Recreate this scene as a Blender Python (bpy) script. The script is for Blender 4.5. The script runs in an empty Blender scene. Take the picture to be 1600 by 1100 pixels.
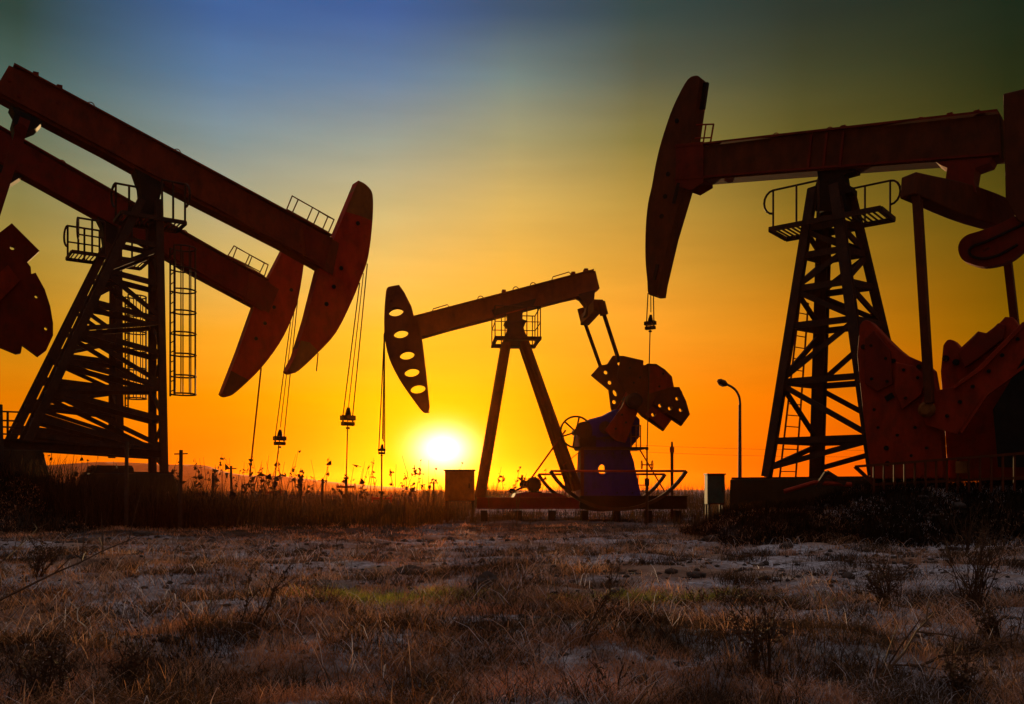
import bpy, math, random
import numpy as np
from mathutils import Vector, Matrix
from mathutils.geometry import tessellate_polygon

random.seed(7)
rng = np.random.default_rng(11)
scene = bpy.context.scene
COL = scene.collection
R = math.radians

# ------------------------------------------------------------------ camera
F = 1386.0            # focal length in photo pixels (photo 1600 wide)
HY = 765.0            # horizon row
CAM_H = 1.0
cam_d = bpy.data.cameras.new("camera")
cam = bpy.data.objects.new("camera", cam_d)
COL.objects.link(cam)
cam.location = (0, 0, CAM_H)
cam.rotation_euler = (R(90), 0, 0)
cam_d.sensor_width = 36.0
cam_d.lens = F / 1600.0 * 36.0
cam_d.shift_y = (HY - 550.0) / 1600.0
cam_d.clip_start = 0.05
cam_d.clip_end = 6000.0
scene.camera = cam

def at(px, py, d):
    return Vector(((px - 800.0) / F * d, d, CAM_H - (py - HY) / F * d))

# ------------------------------------------------------------------ materials
def srgb(r, g, b):
    def c(v):
        v /= 255.0
        return v / 12.92 if v <= 0.04045 else ((v + 0.055) / 1.055) ** 2.4
    return (c(r), c(g), c(b), 1.0)

def paint(name, base, worn, rough=0.5, scale=3.0, amount=0.5, metallic=0.0, bump=0.15):
    m = bpy.data.materials.new(name)
    m.use_nodes = True
    nt = m.node_tree
    b = nt.nodes["Principled BSDF"]
    tc = nt.nodes.new("ShaderNodeTexCoord")
    n1 = nt.nodes.new("ShaderNodeTexNoise")
    n1.inputs["Scale"].default_value = scale
    n1.inputs["Detail"].default_value = 8
    n1.inputs["Roughness"].default_value = 0.65
    nt.links.new(tc.outputs["Object"], n1.inputs["Vector"])
    rp = nt.nodes.new("ShaderNodeValToRGB")
    rp.color_ramp.elements[0].position = 0.62 - amount * 0.3
    rp.color_ramp.elements[1].position = 0.78
    rp.color_ramp.elements[0].color = (*base, 1)
    rp.color_ramp.elements[1].color = (*worn, 1)
    nt.links.new(n1.outputs["Fac"], rp.inputs["Fac"])
    n2 = nt.nodes.new("ShaderNodeTexNoise")
    n2.inputs["Scale"].default_value = scale * 0.45
    n2.inputs["Detail"].default_value = 4
    mp = nt.nodes.new("ShaderNodeMapping")      # rain streaks run down the plates
    mp.inputs["Scale"].default_value = (1.9, 1.9, 0.8)
    nt.links.new(tc.outputs["Object"], mp.inputs["Vector"])
    nt.links.new(mp.outputs[0], n2.inputs["Vector"])
    n2.inputs["Roughness"].default_value = 0.7
    mr = nt.nodes.new("ShaderNodeMapRange")
    mr.inputs[1].default_value = 0.3
    mr.inputs[2].default_value = 0.7
    mr.inputs[3].default_value = 0.62
    mr.inputs[4].default_value = 1.25
    nt.links.new(n2.outputs["Fac"], mr.inputs[0])
    mx = nt.nodes.new("ShaderNodeMix")
    mx.data_type = 'RGBA'
    mx.blend_type = 'MULTIPLY'
    mx.inputs[0].default_value = 1.0
    nt.links.new(rp.outputs["Color"], mx.inputs[6])
    nt.links.new(mr.outputs[0], mx.inputs[7])
    nt.links.new(mx.outputs[2], b.inputs["Base Color"])
    b.inputs["Roughness"].default_value = rough
    b.inputs["Metallic"].default_value = metallic
    b.inputs["Specular IOR Level"].default_value = 0.12
    if bump:
        bp = nt.nodes.new("ShaderNodeBump")
        bp.inputs["Strength"].default_value = bump
        bp.inputs["Distance"].default_value = 0.02
        nt.links.new(n1.outputs["Fac"], bp.inputs["Height"])
        nt.links.new(bp.outputs["Normal"], b.inputs["Normal"])
    return m

M = {}
M['red'] = paint("red_paint", (0.34, 0.015, 0.003), (0.20, 0.016, 0.004), 0.65)
M['beam'] = paint("dull_red_beam_paint", (0.16, 0.020, 0.004), (0.09, 0.018, 0.005), 0.65)
M['red_dark'] = paint("weathered_red_paint", (0.15, 0.012, 0.003), (0.08, 0.015, 0.004), 0.65)
M['rust'] = paint("rusty_red_paint", (0.26, 0.020, 0.004), (0.15, 0.022, 0.006), 0.7, 4)
M['brown'] = paint("hazed_red_paint", (0.22, 0.045, 0.010), (0.13, 0.03, 0.010), 0.7)  # red shifted to brown, imitating haze and flare near the sun
M['maroon'] = paint("old_maroon_paint", (0.095, 0.020, 0.004), (0.05, 0.016, 0.004), 0.7)
M['ochre'] = paint("ochre_paint", (0.22, 0.07, 0.012), (0.14, 0.045, 0.012), 0.7)
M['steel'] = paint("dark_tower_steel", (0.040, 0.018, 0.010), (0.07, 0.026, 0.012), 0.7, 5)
M['cable'] = paint("steel_cable", (0.07, 0.032, 0.014), (0.05, 0.022, 0.01), 0.5, 9, metallic=0.3, bump=0)
M['black'] = paint("black_cast_iron", (0.010, 0.007, 0.005), (0.02, 0.012, 0.007), 0.7, 5)
M['blue'] = paint("blue_paint", (0.030, 0.014, 0.17), (0.026, 0.013, 0.06), 0.6, 4)
M['crimson'] = paint("crimson_paint", (0.15, 0.008, 0.018), (0.11, 0.014, 0.018), 0.65)
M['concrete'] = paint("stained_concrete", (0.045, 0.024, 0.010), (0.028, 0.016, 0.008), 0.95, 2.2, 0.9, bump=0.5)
M['teal'] = paint("teal_cabinet_paint", (0.018, 0.065, 0.052), (0.012, 0.03, 0.026), 0.7, 4)
M['orange'] = paint("orange_flare_cabinet_paint", (0.55, 0.14, 0.012), (0.22, 0.07, 0.02), 0.5, 2.5, 0.8)  # orange raised so the colour carries the sun flare on the cabinet
M['wood'] = paint("weathered_wood", (0.06, 0.032, 0.02), (0.035, 0.02, 0.012), 0.9, 7)
M['stone'] = paint("dark_stone", (0.05, 0.035, 0.03), (0.09, 0.07, 0.06), 0.9, 8, bump=0.6)
M['twig'] = paint("dry_stem", (0.085, 0.042, 0.022), (0.04, 0.02, 0.012), 0.85, 12, bump=0)
M['palestem'] = paint("pale_dry_stem", (0.5, 0.42, 0.34), (0.3, 0.22, 0.16), 0.8, 12, bump=0)
M['lampgrey'] = paint("galvanised_pole", (0.09, 0.05, 0.035), (0.06, 0.035, 0.025), 0.7, 6)
M['lens'] = paint("lamp_glass", (0.3, 0.3, 0.28), (0.2, 0.2, 0.2), 0.2, 6, bump=0)

# ------------------------------------------------------------------ mesh builder
class MB:
    def __init__(self):
        self.v = []; self.f = []
    def add(self, vs, fs):
        n = len(self.v)
        self.v.extend([tuple(p) for p in vs])
        self.f.extend([tuple(i + n for i in f) for f in fs])
        return self
    def box(self, c, size, rot=None):
        sx, sy, sz = [s * 0.5 for s in size]
        vs = [Vector((x, y, z)) for x in (-sx, sx) for y in (-sy, sy) for z in (-sz, sz)]
        if rot is not None:
            vs = [rot @ p for p in vs]
        c = Vector(c)
        return self.add([p + c for p in vs], [(0, 1, 3, 2), (4, 6, 7, 5), (0, 4, 5, 1), (2, 3, 7, 6), (0, 2, 6, 4), (1, 5, 7, 3)])
    def bar(self, p0, p1, w, h=None, up=(0, 0, 1)):
        h = w if h is None else h
        p0 = Vector(p0); p1 = Vector(p1)
        d = (p1 - p0).normalized()
        u = Vector(up)
        if abs(d.dot(u)) > 0.98:
            u = Vector((0, 1, 0))
        s = d.cross(u).normalized(); u = s.cross(d).normalized()
        vs = []
        for p in (p0, p1):
            for a, b in ((-1, -1), (1, -1), (1, 1), (-1, 1)):
                vs.append(p + s * (a * w / 2) + u * (b * h / 2))
        return self.add(vs, [(3, 2, 1, 0), (4, 5, 6, 7), (0, 1, 5, 4), (1, 2, 6, 5), (2, 3, 7, 6), (3, 0, 4, 7)])
    def ibeam(self, p0, p1, w, h, t=0.03, up=(0, 0, 1)):
        p0 = Vector(p0); p1 = Vector(p1)
        d = (p1 - p0).normalized(); u = Vector(up)
        s = d.cross(u).normalized(); u = s.cross(d).normalized()
        self.bar(p0 + u * (h / 2 - t / 2), p1 + u * (h / 2 - t / 2), w, t, up)
        self.bar(p0 - u * (h / 2 - t / 2), p1 - u * (h / 2 - t / 2), w, t, up)
        return self.bar(p0, p1, t, h - 2 * t, up)
    def tube(self, pts, r, n=7, closed=False):
        pts = [Vector(p) for p in pts]
        rs = r if isinstance(r, (list, tuple)) else [r] * len(pts)
        vs = []; fs = []
        m = len(pts)
        ref = None
        for i, p in enumerate(pts):
            if closed:
                d = pts[(i + 1) % m] - pts[i - 1]
            else:
                d = pts[min(i + 1, m - 1)] - pts[max(i - 1, 0)]
            if d.length < 1e-9:
                d = Vector((0, 0, 1))
            d.normalize()
            if ref is None:
                ref = Vector((0, 0, 1)) if abs(d.z) < 0.9 else Vector((0, 1, 0))
            a = (ref - d * ref.dot(d))
            if a.length < 1e-4:
                a = d.orthogonal()
            a.normalize(); ref = a
            b = d.cross(a)
            for k in range(n):
                t = 2 * math.pi * k / n
                vs.append(p + a * (math.cos(t) * rs[i]) + b * (math.sin(t) * rs[i]))
        for i in range(m if closed else m - 1):
            j = (i + 1) % m
            for k in range(n):
                l = (k + 1) % n
                fs.append((i * n + k, i * n + l, j * n + l, j * n + k))
        if not closed:
            fs.append(tuple(range(n - 1, -1, -1)))
            fs.append(tuple((m - 1) * n + k for k in range(n)))
        return self.add(vs, fs)
    def prism(self, poly, y0, y1, holes=()):
        """poly: (s,z) outline; from y0 to y1 along local y; see-through holes"""
        loops = [list(poly)] + [list(h) for h in holes]
        flat = [p for l in loops for p in l]
        tris = tessellate_polygon([[Vector((p[0], p[1], 0)) for p in l] for l in loops])
        n = len(flat)
        vs = [(p[0], y0, p[1]) for p in flat] + [(p[0], y1, p[1]) for p in flat]
        fs = []
        for t in tris:
            fs.append(tuple(t)); fs.append(tuple(i + n for i in reversed(t)))
        o = 0
        for l in loops:
            k = len(l)
            for i in range(k):
                a = o + i; b = o + (i + 1) % k
                fs.append((a, b, b + n, a + n))
            o += k
        return self.add(vs, fs)
    def build(self, name, mat, parent=None, smooth=False, bevel=0.0):
        me = bpy.data.meshes.new(name)
        me.from_pydata(self.v, [], self.f)
        me.validate()
        import bmesh
        bm = bmesh.new(); bm.from_mesh(me)
        bmesh.ops.recalc_face_normals(bm, faces=bm.faces)
        bm.to_mesh(me); bm.free()
        me.materials.append(mat)
        if smooth:
            me.shade_smooth() if hasattr(me, "shade_smooth") else None
        o = bpy.data.objects.new(name, me)
        COL.objects.link(o)
        if parent is not None:
            o.parent = parent
        if bevel:
            b = o.modifiers.new("bevel", 'BEVEL')
            b.width = bevel; b.segments = 2; b.limit_method = 'ANGLE'
        return o

def tag(o, label=None, cat=None, group=None, kind=None):
    if label: o['label'] = label
    if cat: o['category'] = cat
    if group: o['group'] = group
    if kind: o['kind'] = kind
    return o

def empty(name, loc=(0, 0, 0), rz=0.0):
    o = bpy.data.objects.new(name, None)
    COL.objects.link(o)
    o.location = loc
    o.rotation_euler = (0, 0, rz)
    o.empty_display_size = 0.2
    return o

# ------------------------------------------------------------------ pump frame
class Frame:
    """vertical plane of a pumping unit: turns photo tracings into metres in the unit's own axes"""
    def __init__(self, px, d, deg):
        self.y0 = d; self.x0 = (px - 800.0) / F * d
        self.t = R(deg); self.c = math.cos(self.t); self.s = math.sin(self.t)
    def sz(self, px, py, v=0.0):
        k = (px - 800.0) / F
        s = (k * (self.y0 - v * self.c) - self.x0 - v * self.s) / (self.c - k * self.s)
        d = self.y0 + s * self.s - v * self.c
        return (s, CAM_H - (py - HY) / F * d)
    def p(self, px, py, v=0.0):
        s, z = self.sz(px, py, v)
        return Vector((s, -v, z))
    def poly(self, pts, v=0.0):
        return [self.sz(x, y, v) for x, y in pts]
    def ell(self, px, py, rx, ry, v=0.0, rot=0.0, n=12):
        out = []
        for k in range(n):
            a = 2 * math.pi * k / n
            x = math.cos(a) * rx; y = math.sin(a) * ry
            out.append(self.sz(px + x * math.cos(rot) - y * math.sin(rot), py + x * math.sin(rot) + y * math.cos(rot), v))
        return out
    def root(self, name):
        return empty(name, (self.x0, self.y0, 0), self.t)

def smooth_poly(pts, n=3):
    """subdivide a traced curve (open) with Catmull-Rom so curved edges are not faceted"""
    out = []
    m = len(pts)
    for i in range(m - 1):
        p0 = pts[max(i - 1, 0)]; p1 = pts[i]; p2 = pts[i + 1]; p3 = pts[min(i + 2, m - 1)]
        for k in range(n):
            t = k / n
            q = []
            for a in (0, 1):
                q.append(0.5 * ((2 * p1[a]) + (-p0[a] + p2[a]) * t + (2 * p0[a] - 5 * p1[a] + 4 * p2[a] - p3[a]) * t * t + (-p0[a] + 3 * p1[a] - 3 * p2[a] + p3[a]) * t ** 3))
            out.append(tuple(q))
    out.append(pts[-1])
    return out

def prism_part(fr, root, name, pts, v0, v1, mat, holes=(), trace=None, bevel=0.0):
    tv = v0 if trace is None else trace
    return MB().prism(fr.poly(pts, tv), -v0, -v1, holes).build(name, mat, root, bevel=bevel)

def lifting_eye(fr, root, px, py, v, r, mat):
    c = fr.p(px, py, v)
    pts = [c + Vector((math.cos(a) * r, 0, math.sin(a) * r)) for a in [R(-40 + 26 * k) for k in range(11)]]
    MB().tube(pts, r * 0.16, 6).build('lifting_eye', mat, root)

def box_leg(root, p0, p1, w, mat, name='leg'):
    """rolled H-section post"""
    m = MB()
    p0 = Vector(p0); p1 = Vector(p1)
    d = (p1 - p0).normalized()
    s = Vector((1, 0, 0)); s = (s - d * s.dot(d)).normalized()
    t = w * 0.16
    m.bar(p0 + s * (w / 2 - t / 2), p1 + s * (w / 2 - t / 2), t, w, up=(0, 1, 0)) if False else None
    yv = d.cross(s).normalized()
    for sg in (-1, 1):
        q = yv * (sg * (w / 2 - t / 2))
        m.bar(p0 + q, p1 + q, w, t, up=yv)
    m.bar(p0, p1, t, w - 2 * t, up=yv)
    return m.build(name, mat, root)

def lerp(a, b, t):
    return Vector(a) + (Vector(b) - Vector(a)) * t

def lattice_tower(root, bot, top, levels, legw, bw, mat, diag=True, caps=True):
    """bot/top: dict (i,j) -> local point, i = rear/front, j = near/far. Legs, horizontals and diagonals."""
    for k in bot:
        box_leg(root, bot[k], top[k], legw[k] if isinstance(legw, dict) else legw, mat)
    faces = [((0, 0), (1, 0)), ((0, 1), (1, 1)), ((0, 0), (0, 1)), ((1, 0), (1, 1))]
    flip = False
    for fi, (a, b) in enumerate(faces):
        for t in levels:
            pa = lerp(bot[a], top[a], t); pb = lerp(bot[b], top[b], t)
            MB().bar(pa, pb, bw * 0.55, bw).build('brace', mat, root)
        if diag:
            seq = [0.02] + list(levels)
            for i in range(len(seq) - 1):
                t0, t1 = seq[i] + 0.01, seq[i + 1] - 0.01
                q0, q1 = (a, b) if i % 2 == 0 else (b, a)
                pa = lerp(bot[q0], top[q0], t0); pb = lerp(bot[q1], top[q1], t1)
                MB().bar(pa, pb, bw * 0.45, bw * 0.85).build('diagonal_brace', mat, root)

def railing_run(root_or_mb, pts, h, r, posts, loop=0.0, mid=True):
    m = root_or_mb
    a, b = Vector(pts[0]), Vector(pts[1])
    up = Vector((0, 0, h))
    m.tube([a + up, b + up], r)
    if mid:
        m.tube([a + up * 0.5, b + up * 0.5], r * 0.8)
    for t in posts:
        p = lerp(a, b, t)
        m.tube([p, p + up], r)
    return m

def end_loop(m, base, dirv, h, r):
    """half-round rail end bulging along dirv"""
    pts = []
    for k in range(9):
        a = R(90 - 180 * k / 8)
        pts.append(Vector(base) + Vector((0, 0, h * 0.68 + math.sin(a) * h * 0.32)) + Vector(dirv) * (math.cos(a) * h * 0.26))
    m.tube(pts, r)

def platform(root, z, s0, s1, b, h, mat, rails, rail_mid=False, r=0.022, across=False):
    """grating platform round the saddle bearing; rails = (side, from, to, ends with a loop)"""
    m = MB()
    for y in (-b, b):
        m.bar((s0, y, z), (s1, y, z), 0.06, 0.12)
    for x in (s0, s1):
        m.bar((x, -b + 0.03, z), (x, b - 0.03, z), 0.06, 0.10)
    n = max(4, int((s1 - s0) / 0.12))
    for k in range(1, n):
        x = s0 + (s1 - s0) * k / n
        m.bar((x, -b + 0.03, z + 0.02), (x, b - 0.03, z + 0.02), 0.025, 0.04)
    pl = m.build('platform', mat, root)
    for sg, sa, sb in rails:
        rl = MB()
        y = sg * b
        railing_run(rl, [(sa, y, z + 0.05), (sb, y, z + 0.05)], h, r, (0, 0.52, 1.0), mid=rail_mid)
        e = (sa, y, z + 0.05)
        out = -1 if sa < sb else 1
        end_loop(rl, e, (0.25 * out, sg * 0.9, 0) if across else (out, 0, 0), h, r * 1.1)
        if across:
            rl.tube([(sa, y, z + 0.05), (sa, y * 0.2, z + 0.05 + h * 0.5)], r * 0.8, 5) if False else None
        rl.build('railing', mat, pl)
    return pl

def ladder_cage(root, s, y, z0, z1, zc, mat, gap, half=0.24, rad=0.37, r=0.023):
    """vertical ladder with safety hoops; the cage bulges along +s"""
    m = MB()
    for sg in (-1, 1):
        m.tube([(s, y + sg * half, z0), (s, y + sg * half, z1)], r * 1.25)
    n = int((z1 - z0) / 0.3)
    for k in range(n):
        z = z0 + 0.15 + k * 0.3
        m.tube([(s, y - half, z), (s, y + half, z)], r * 0.8, 5)
    ld = m.build('ladder', mat, root)
    c = MB()
    def arc(z, a):
        return Vector((s + rad * (0.9 + math.cos(a)), y + rad * math.sin(a), z))
    zz = z1
    zs = []
    while zz > zc - 0.01:
        zs.append(zz); zz -= gap
    zs.append(zc)
    for z in zs:
        pts = [(s, y - half, z)] + [arc(z, R(-115 + 230 * k / 12)) for k in range(13)] + [(s, y + half, z)]
        c.tube(pts, r * 1.15, 5)
    for k in range(7):
        a = R(-115 + 230 * k / 6)
        c.tube([arc(zc, a), arc(z1, a)], r * 0.85, 5)
    c.build('safety_cage', mat, ld)
    return ld

def bridle(fr, root, top_l, top_r, bar_c, rod_end, v, mat_c, mat_b, bw_px=20, cable_r=0.018, rod_r=0.02):
    """two wire ropes, the carrier bar they hold and the polished rod below it"""
    cm = MB()
    bl = (bar_c[0] - bw_px * 0.38, bar_c[1]); br = (bar_c[0] + bw_px * 0.38, bar_c[1])
    cm.tube([fr.p(*top_l, v), fr.p(*bl, v)], cable_r, 5)
    cm.tube([fr.p(*top_r, v), fr.p(*br, v)], cable_r, 5)
    mid_t = ((top_l[0] + top_r[0]) / 2, (top_l[1] + top_r[1]) / 2)
    cm.tube([fr.p(*mid_t, v), fr.p(bar_c[0] + 1, bar_c[1] - 14, v)], cable_r * 0.8, 5)
    cb = cm.build('bridle_cable', mat_c, root)
    a = fr.p(bar_c[0] - bw_px / 2, bar_c[1] + 3, v); b = fr.p(bar_c[0] + bw_px / 2, bar_c[1] + 3, v)
    w = (b - a).length
    m = MB()
    c = (a + b) / 2
    k = w / 0.45
    m.box(c, (w, 0.24 * k, 0.15 * k))
    m.box(c + Vector((0, 0, -0.19 * k)), (w * 0.9, 0.2 * k, 0.12 * k))
    for sg in (-1, 1):
        m.tube([c + Vector((sg * w * 0.38, 0, -0.26 * k)), c + Vector((sg * w * 0.38, 0, 0.10 * k))], 0.03 * k, 8)
    m.tube([c + Vector((0, 0, -0.05 * k)), c + Vector((0.01, 0, 0.16 * k)), c + Vector((0.02, 0, 0.34 * k))], [0.12 * k, 0.10 * k, 0.05 * k], 8)
    m.tube([c + Vector((0, 0, -0.36 * k)), c + Vector((0, 0, -0.30 * k))], 0.07 * k, 8)
    m.build('carrier_bar', mat_b, root)
    e = fr.p(*rod_end, v)
    MB().tube([c, e], rod_r, 7).build('polished_rod', mat_c, root)

# ------------------------------------------------------------------ terrain
def _hash(ix, iy, seed):
    n = (ix * 374761393 + iy * 668265263 + seed * 974634211) & 0xFFFFFFFF
    n = ((n ^ (n >> 13)) * 1274126177) & 0xFFFFFFFF
    return ((n ^ (n >> 16)) & 0xFFFF) / 65535.0

def vnoise(x, y, seed=0):
    x = np.asarray(x, float); y = np.asarray(y, float)
    ix = np.floor(x).astype(np.int64); iy = np.floor(y).astype(np.int64)
    fx = x - ix; fy = y - iy
    fx = fx * fx * (3 - 2 * fx); fy = fy * fy * (3 - 2 * fy)
    a = _hash(ix, iy, seed); b = _hash(ix + 1, iy, seed); c = _hash(ix, iy + 1, seed); d = _hash(ix + 1, iy + 1, seed)
    return (a * (1 - fx) + b * fx) * (1 - fy) + (c * (1 - fx) + d * fx) * fy

def fbm(x, y, seed=0, oct=4):
    t = 0; a = 0.5; s = 1.0
    for o in range(oct):
        t = t + a * vnoise(x * s, y * s, seed + o * 17)
        a *= 0.5; s *= 2.03
    return t

def sstep(a, b, x):
    t = np.clip((x - a) / (b - a), 0, 1)
    return t * t * (3 - 2 * t)

def height(x, y):
    x = np.asarray(x, float); y = np.asarray(y, float)
    near = 1 - sstep(26, 42, y)
    h = (fbm(x * 0.55, y * 0.55, 3, 3) - 0.45) * 0.22 * near * sstep(1.5, 5, y)
    h = h + (fbm(x * 1.9, y * 1.9, 9, 3) - 0.45) * 0.17 * near
    # bank the pumps stand on
    # left earth mound
    h = h + 1.42 * np.exp(-(((x + 13.4) / 1.75) ** 2 + ((y - 23.0) / 1.3) ** 2) ** 1.2)
    # right earth bank
    ridge = 0.58 * sstep(3.9, 5.0, x) + 0.42 * sstep(6.3, 8.0, x)
    ridge = ridge * (0.93 + 0.14 * fbm(x * 0.9, y * 0.9, 21, 3))
    h = h + ridge * sstep(16.0, 18.0, y) * (1 - sstep(19.6, 22.0, y))
    return h

def hz(x, y):
    return float(height(np.array([x]), np.array([y]))[0])

def axis(fine0, fine1, step, lo, hi):
    a = list(np.arange(fine0, fine1 + 1e-6, step))
    s = step; p = a[-1]
    while p < hi:
        s *= 1.22; p = min(p + s, hi); a.append(p)
    s = step; p = a[0]; pre = []
    while p > lo:
        s *= 1.22; p = max(p - s, lo); pre.append(p)
    return np.array(pre[::-1] + a)

def np_mesh(name, verts, quads=None, tris=None, colors=None):
    me = bpy.data.meshes.new(name)
    nv = len(verts)
    loops = []; starts = []; totals = []
    nq = 0 if quads is None else len(quads); ntr = 0 if tris is None else len(tris)
    lv = np.concatenate([q.ravel() for q in (quads, tris) if q is not None and len(q)])
    tot = np.concatenate([np.full(nq, 4), np.full(ntr, 3)]).astype(np.int32)
    st = np.concatenate([[0], np.cumsum(tot)[:-1]]).astype(np.int32)
    me.vertices.add(nv); me.vertices.foreach_set("co", np.ascontiguousarray(verts, dtype=np.float32).ravel())
    me.loops.add(len(lv)); me.loops.foreach_set("vertex_index", lv.astype(np.int32))
    me.polygons.add(len(tot)); me.polygons.foreach_set("loop_start", st); me.polygons.foreach_set("loop_total", tot)
    me.update(calc_edges=True)
    if colors is not None:
        at_ = me.color_attributes.new("tint", 'FLOAT_COLOR', 'POINT')
        c4 = np.ones((nv, 4), np.float32); c4[:, :3] = colors
        at_.data.foreach_set("color", c4.ravel())
    return me

xs = axis(-26, 26, 0.16, -1800, 1800)
ys = axis(2.0, 34, 0.14, -60, 2600)
GX, GY = np.meshgrid(xs, ys)
GZ = height(GX, GY)
nx, ny = len(xs), len(ys)
gv = np.stack([GX.ravel(), GY.ravel(), GZ.ravel()], 1)
ii = np.arange(nx * ny).reshape(ny, nx)
gq = np.stack([ii[:-1, :-1].ravel(), ii[:-1, 1:].ravel(), ii[1:, 1:].ravel(), ii[1:, :-1].ravel()], 1)
gme = np_mesh("ground", gv, gq)
def band_shade(x, y):  # darkens bank, mound and belt ground to imitate their backlit shade
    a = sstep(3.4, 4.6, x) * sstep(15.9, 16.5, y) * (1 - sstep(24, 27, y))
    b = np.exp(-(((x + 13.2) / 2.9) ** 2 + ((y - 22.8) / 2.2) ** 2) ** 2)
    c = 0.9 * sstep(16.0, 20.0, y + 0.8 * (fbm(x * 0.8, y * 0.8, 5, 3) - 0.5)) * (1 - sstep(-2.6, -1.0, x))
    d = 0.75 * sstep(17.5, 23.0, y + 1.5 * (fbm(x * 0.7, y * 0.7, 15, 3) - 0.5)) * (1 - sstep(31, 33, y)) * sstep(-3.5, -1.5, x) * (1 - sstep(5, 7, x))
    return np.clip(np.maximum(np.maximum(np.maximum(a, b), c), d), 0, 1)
pa_ = gme.attributes.new("painted_shade", 'FLOAT', 'POINT')
pa_.data.foreach_set("value", band_shade(gv[:, 0], gv[:, 1]).astype(np.float32))
gme.polygons.foreach_set("use_smooth", np.ones(len(gq), bool))

def ground_material():
    m = bpy.data.materials.new("frosty_soil")
    m.use_nodes = True
    nt = m.node_tree; b = nt.nodes["Principled BSDF"]
    N = nt.nodes.new; L = nt.links.new
    tc = N("ShaderNodeTexCoord")
    def noise(s, d=6, r=0.6, off=(0, 0, 0), stretch=(1, 1, 1)):
        mp = N("ShaderNodeMapping"); mp.inputs["Location"].default_value = off; mp.inputs["Scale"].default_value = stretch
        L(tc.outputs["Object"], mp.inputs["Vector"])
        n = N("ShaderNodeTexNoise"); n.inputs["Scale"].default_value = s; n.inputs["Detail"].default_value = d; n.inputs["Roughness"].default_value = r
        L(mp.outputs[0], n.inputs["Vector"]); return n.outputs["Fac"]
    def ramp(fac, stops):
        r = N("ShaderNodeValToRGB"); e = r.color_ramp.elements
        while len(e) < len(stops): e.new(0.5)
        for i, (p, c) in enumerate(stops):
            e[i].position = p; e[i].color = (*c, 1)
        L(fac, r.inputs[0]); return r.outputs[0]
    def mix(f, a, c, mode='MIX'):
        x = N("ShaderNodeMix"); x.data_type = 'RGBA'; x.blend_type = mode
        L(f, x.inputs[0]) if not isinstance(f, float) else setattr(x.inputs[0], 'default_value', f)
        L(a, x.inputs[6]); L(c, x.inputs[7]); return x.outputs[2]
    soil = ramp(noise(1.3, 10, 0.7), [(0.3, (0.08, 0.045, 0.03)), (0.5, (0.20, 0.12, 0.085)), (0.72, (0.36, 0.24, 0.18))])
    frost = ramp(noise(9, 8, 0.75), [(0.35, (0.10, 0.09, 0.10)), (0.55, (0.42, 0.41, 0.46)), (0.7, (0.72, 0.72, 0.78))])
    fm = ramp(noise(0.42, 7, 0.62, (3.1, 1.7, 0), (0.6, 1.5, 1)), [(0.43, (0, 0, 0)), (0.56, (0.85, 0.85, 0.85))])
    col = mix(fm, soil, frost)
    gm = ramp(noise(0.33, 6, 0.55, (9.4, 4.2, 0), (0.7, 1.5, 1)), [(0.6, (0, 0, 0)), (0.7, (0.7, 0.7, 0.7))])
    moss = ramp(noise(14, 6, 0.7), [(0.35, (0.03, 0.035, 0.008)), (0.65, (0.16, 0.15, 0.03))])
    col = mix(gm, col, moss)
    pe = N("ShaderNodeAttribute"); pe.attribute_name = "painted_shade"
    dark = ramp(noise(3, 6, 0.7, (2, 2, 0)), [(0.3, (0.008, 0.005, 0.003)), (0.7, (0.028, 0.017, 0.01))])  # near-black tone for the painted backlit shade
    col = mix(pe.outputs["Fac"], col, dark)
    L(col, b.inputs["Base Color"])
    b.inputs["Roughness"].default_value = 1.0
    b.inputs["Specular IOR Level"].default_value = 0.0
    bp = N("ShaderNodeBump"); bp.inputs["Strength"].default_value = 0.9; bp.inputs["Distance"].default_value = 0.05
    L(noise(7, 10, 0.75, (1, 5, 2)), bp.inputs["Height"]); L(bp.outputs[0], b.inputs["Normal"])
    return m
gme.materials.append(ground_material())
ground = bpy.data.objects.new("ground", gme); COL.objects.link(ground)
tag(ground, "frosty brown earth with low mounds under dry grass", None, None, 'structure')

# far hills on the left
def hills():
    prof = [(-420, 752), (-150, 735), (40, 729), (150, 722), (230, 724), (270, 726), (318, 727), (345, 735), (380, 742), (430, 743), (470, 747), (520, 753), (570, 758), (640, 763), (660, 766)]
    d = 900.0
    top = [at(x, y, d) for x, y in smooth_poly(prof, 5)]
    vs = []; fs = []
    n = len(top)
    rings = 7
    for j in range(rings):
        t = j / (rings - 1)
        prof_ = math.sin(math.pi * t)
        for i, p in enumerate(top):
            z = -2 + (p.z + 2) * prof_ ** 0.8 * (0.93 + 0.14 * random.random() if 0 < j < rings - 1 and j != rings // 2 else 1)
            vs.append((p.x * (1 + (t - 0.5) * 0.25), d + (t - 0.5) * 260, z))
    for j in range(rings - 1):
        for i in range(n - 1):
            fs.append((j * n + i, j * n + i + 1, (j + 1) * n + i + 1, (j + 1) * n + i))
    o = MB().add(vs, fs).build('hills', paint("hill_scrub", (0.10, 0.06, 0.03), (0.06, 0.04, 0.02), 0.95, 0.05))
    tag(o, "low dark hill on the horizon at the far left", None, None, 'structure')
hills()

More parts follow.
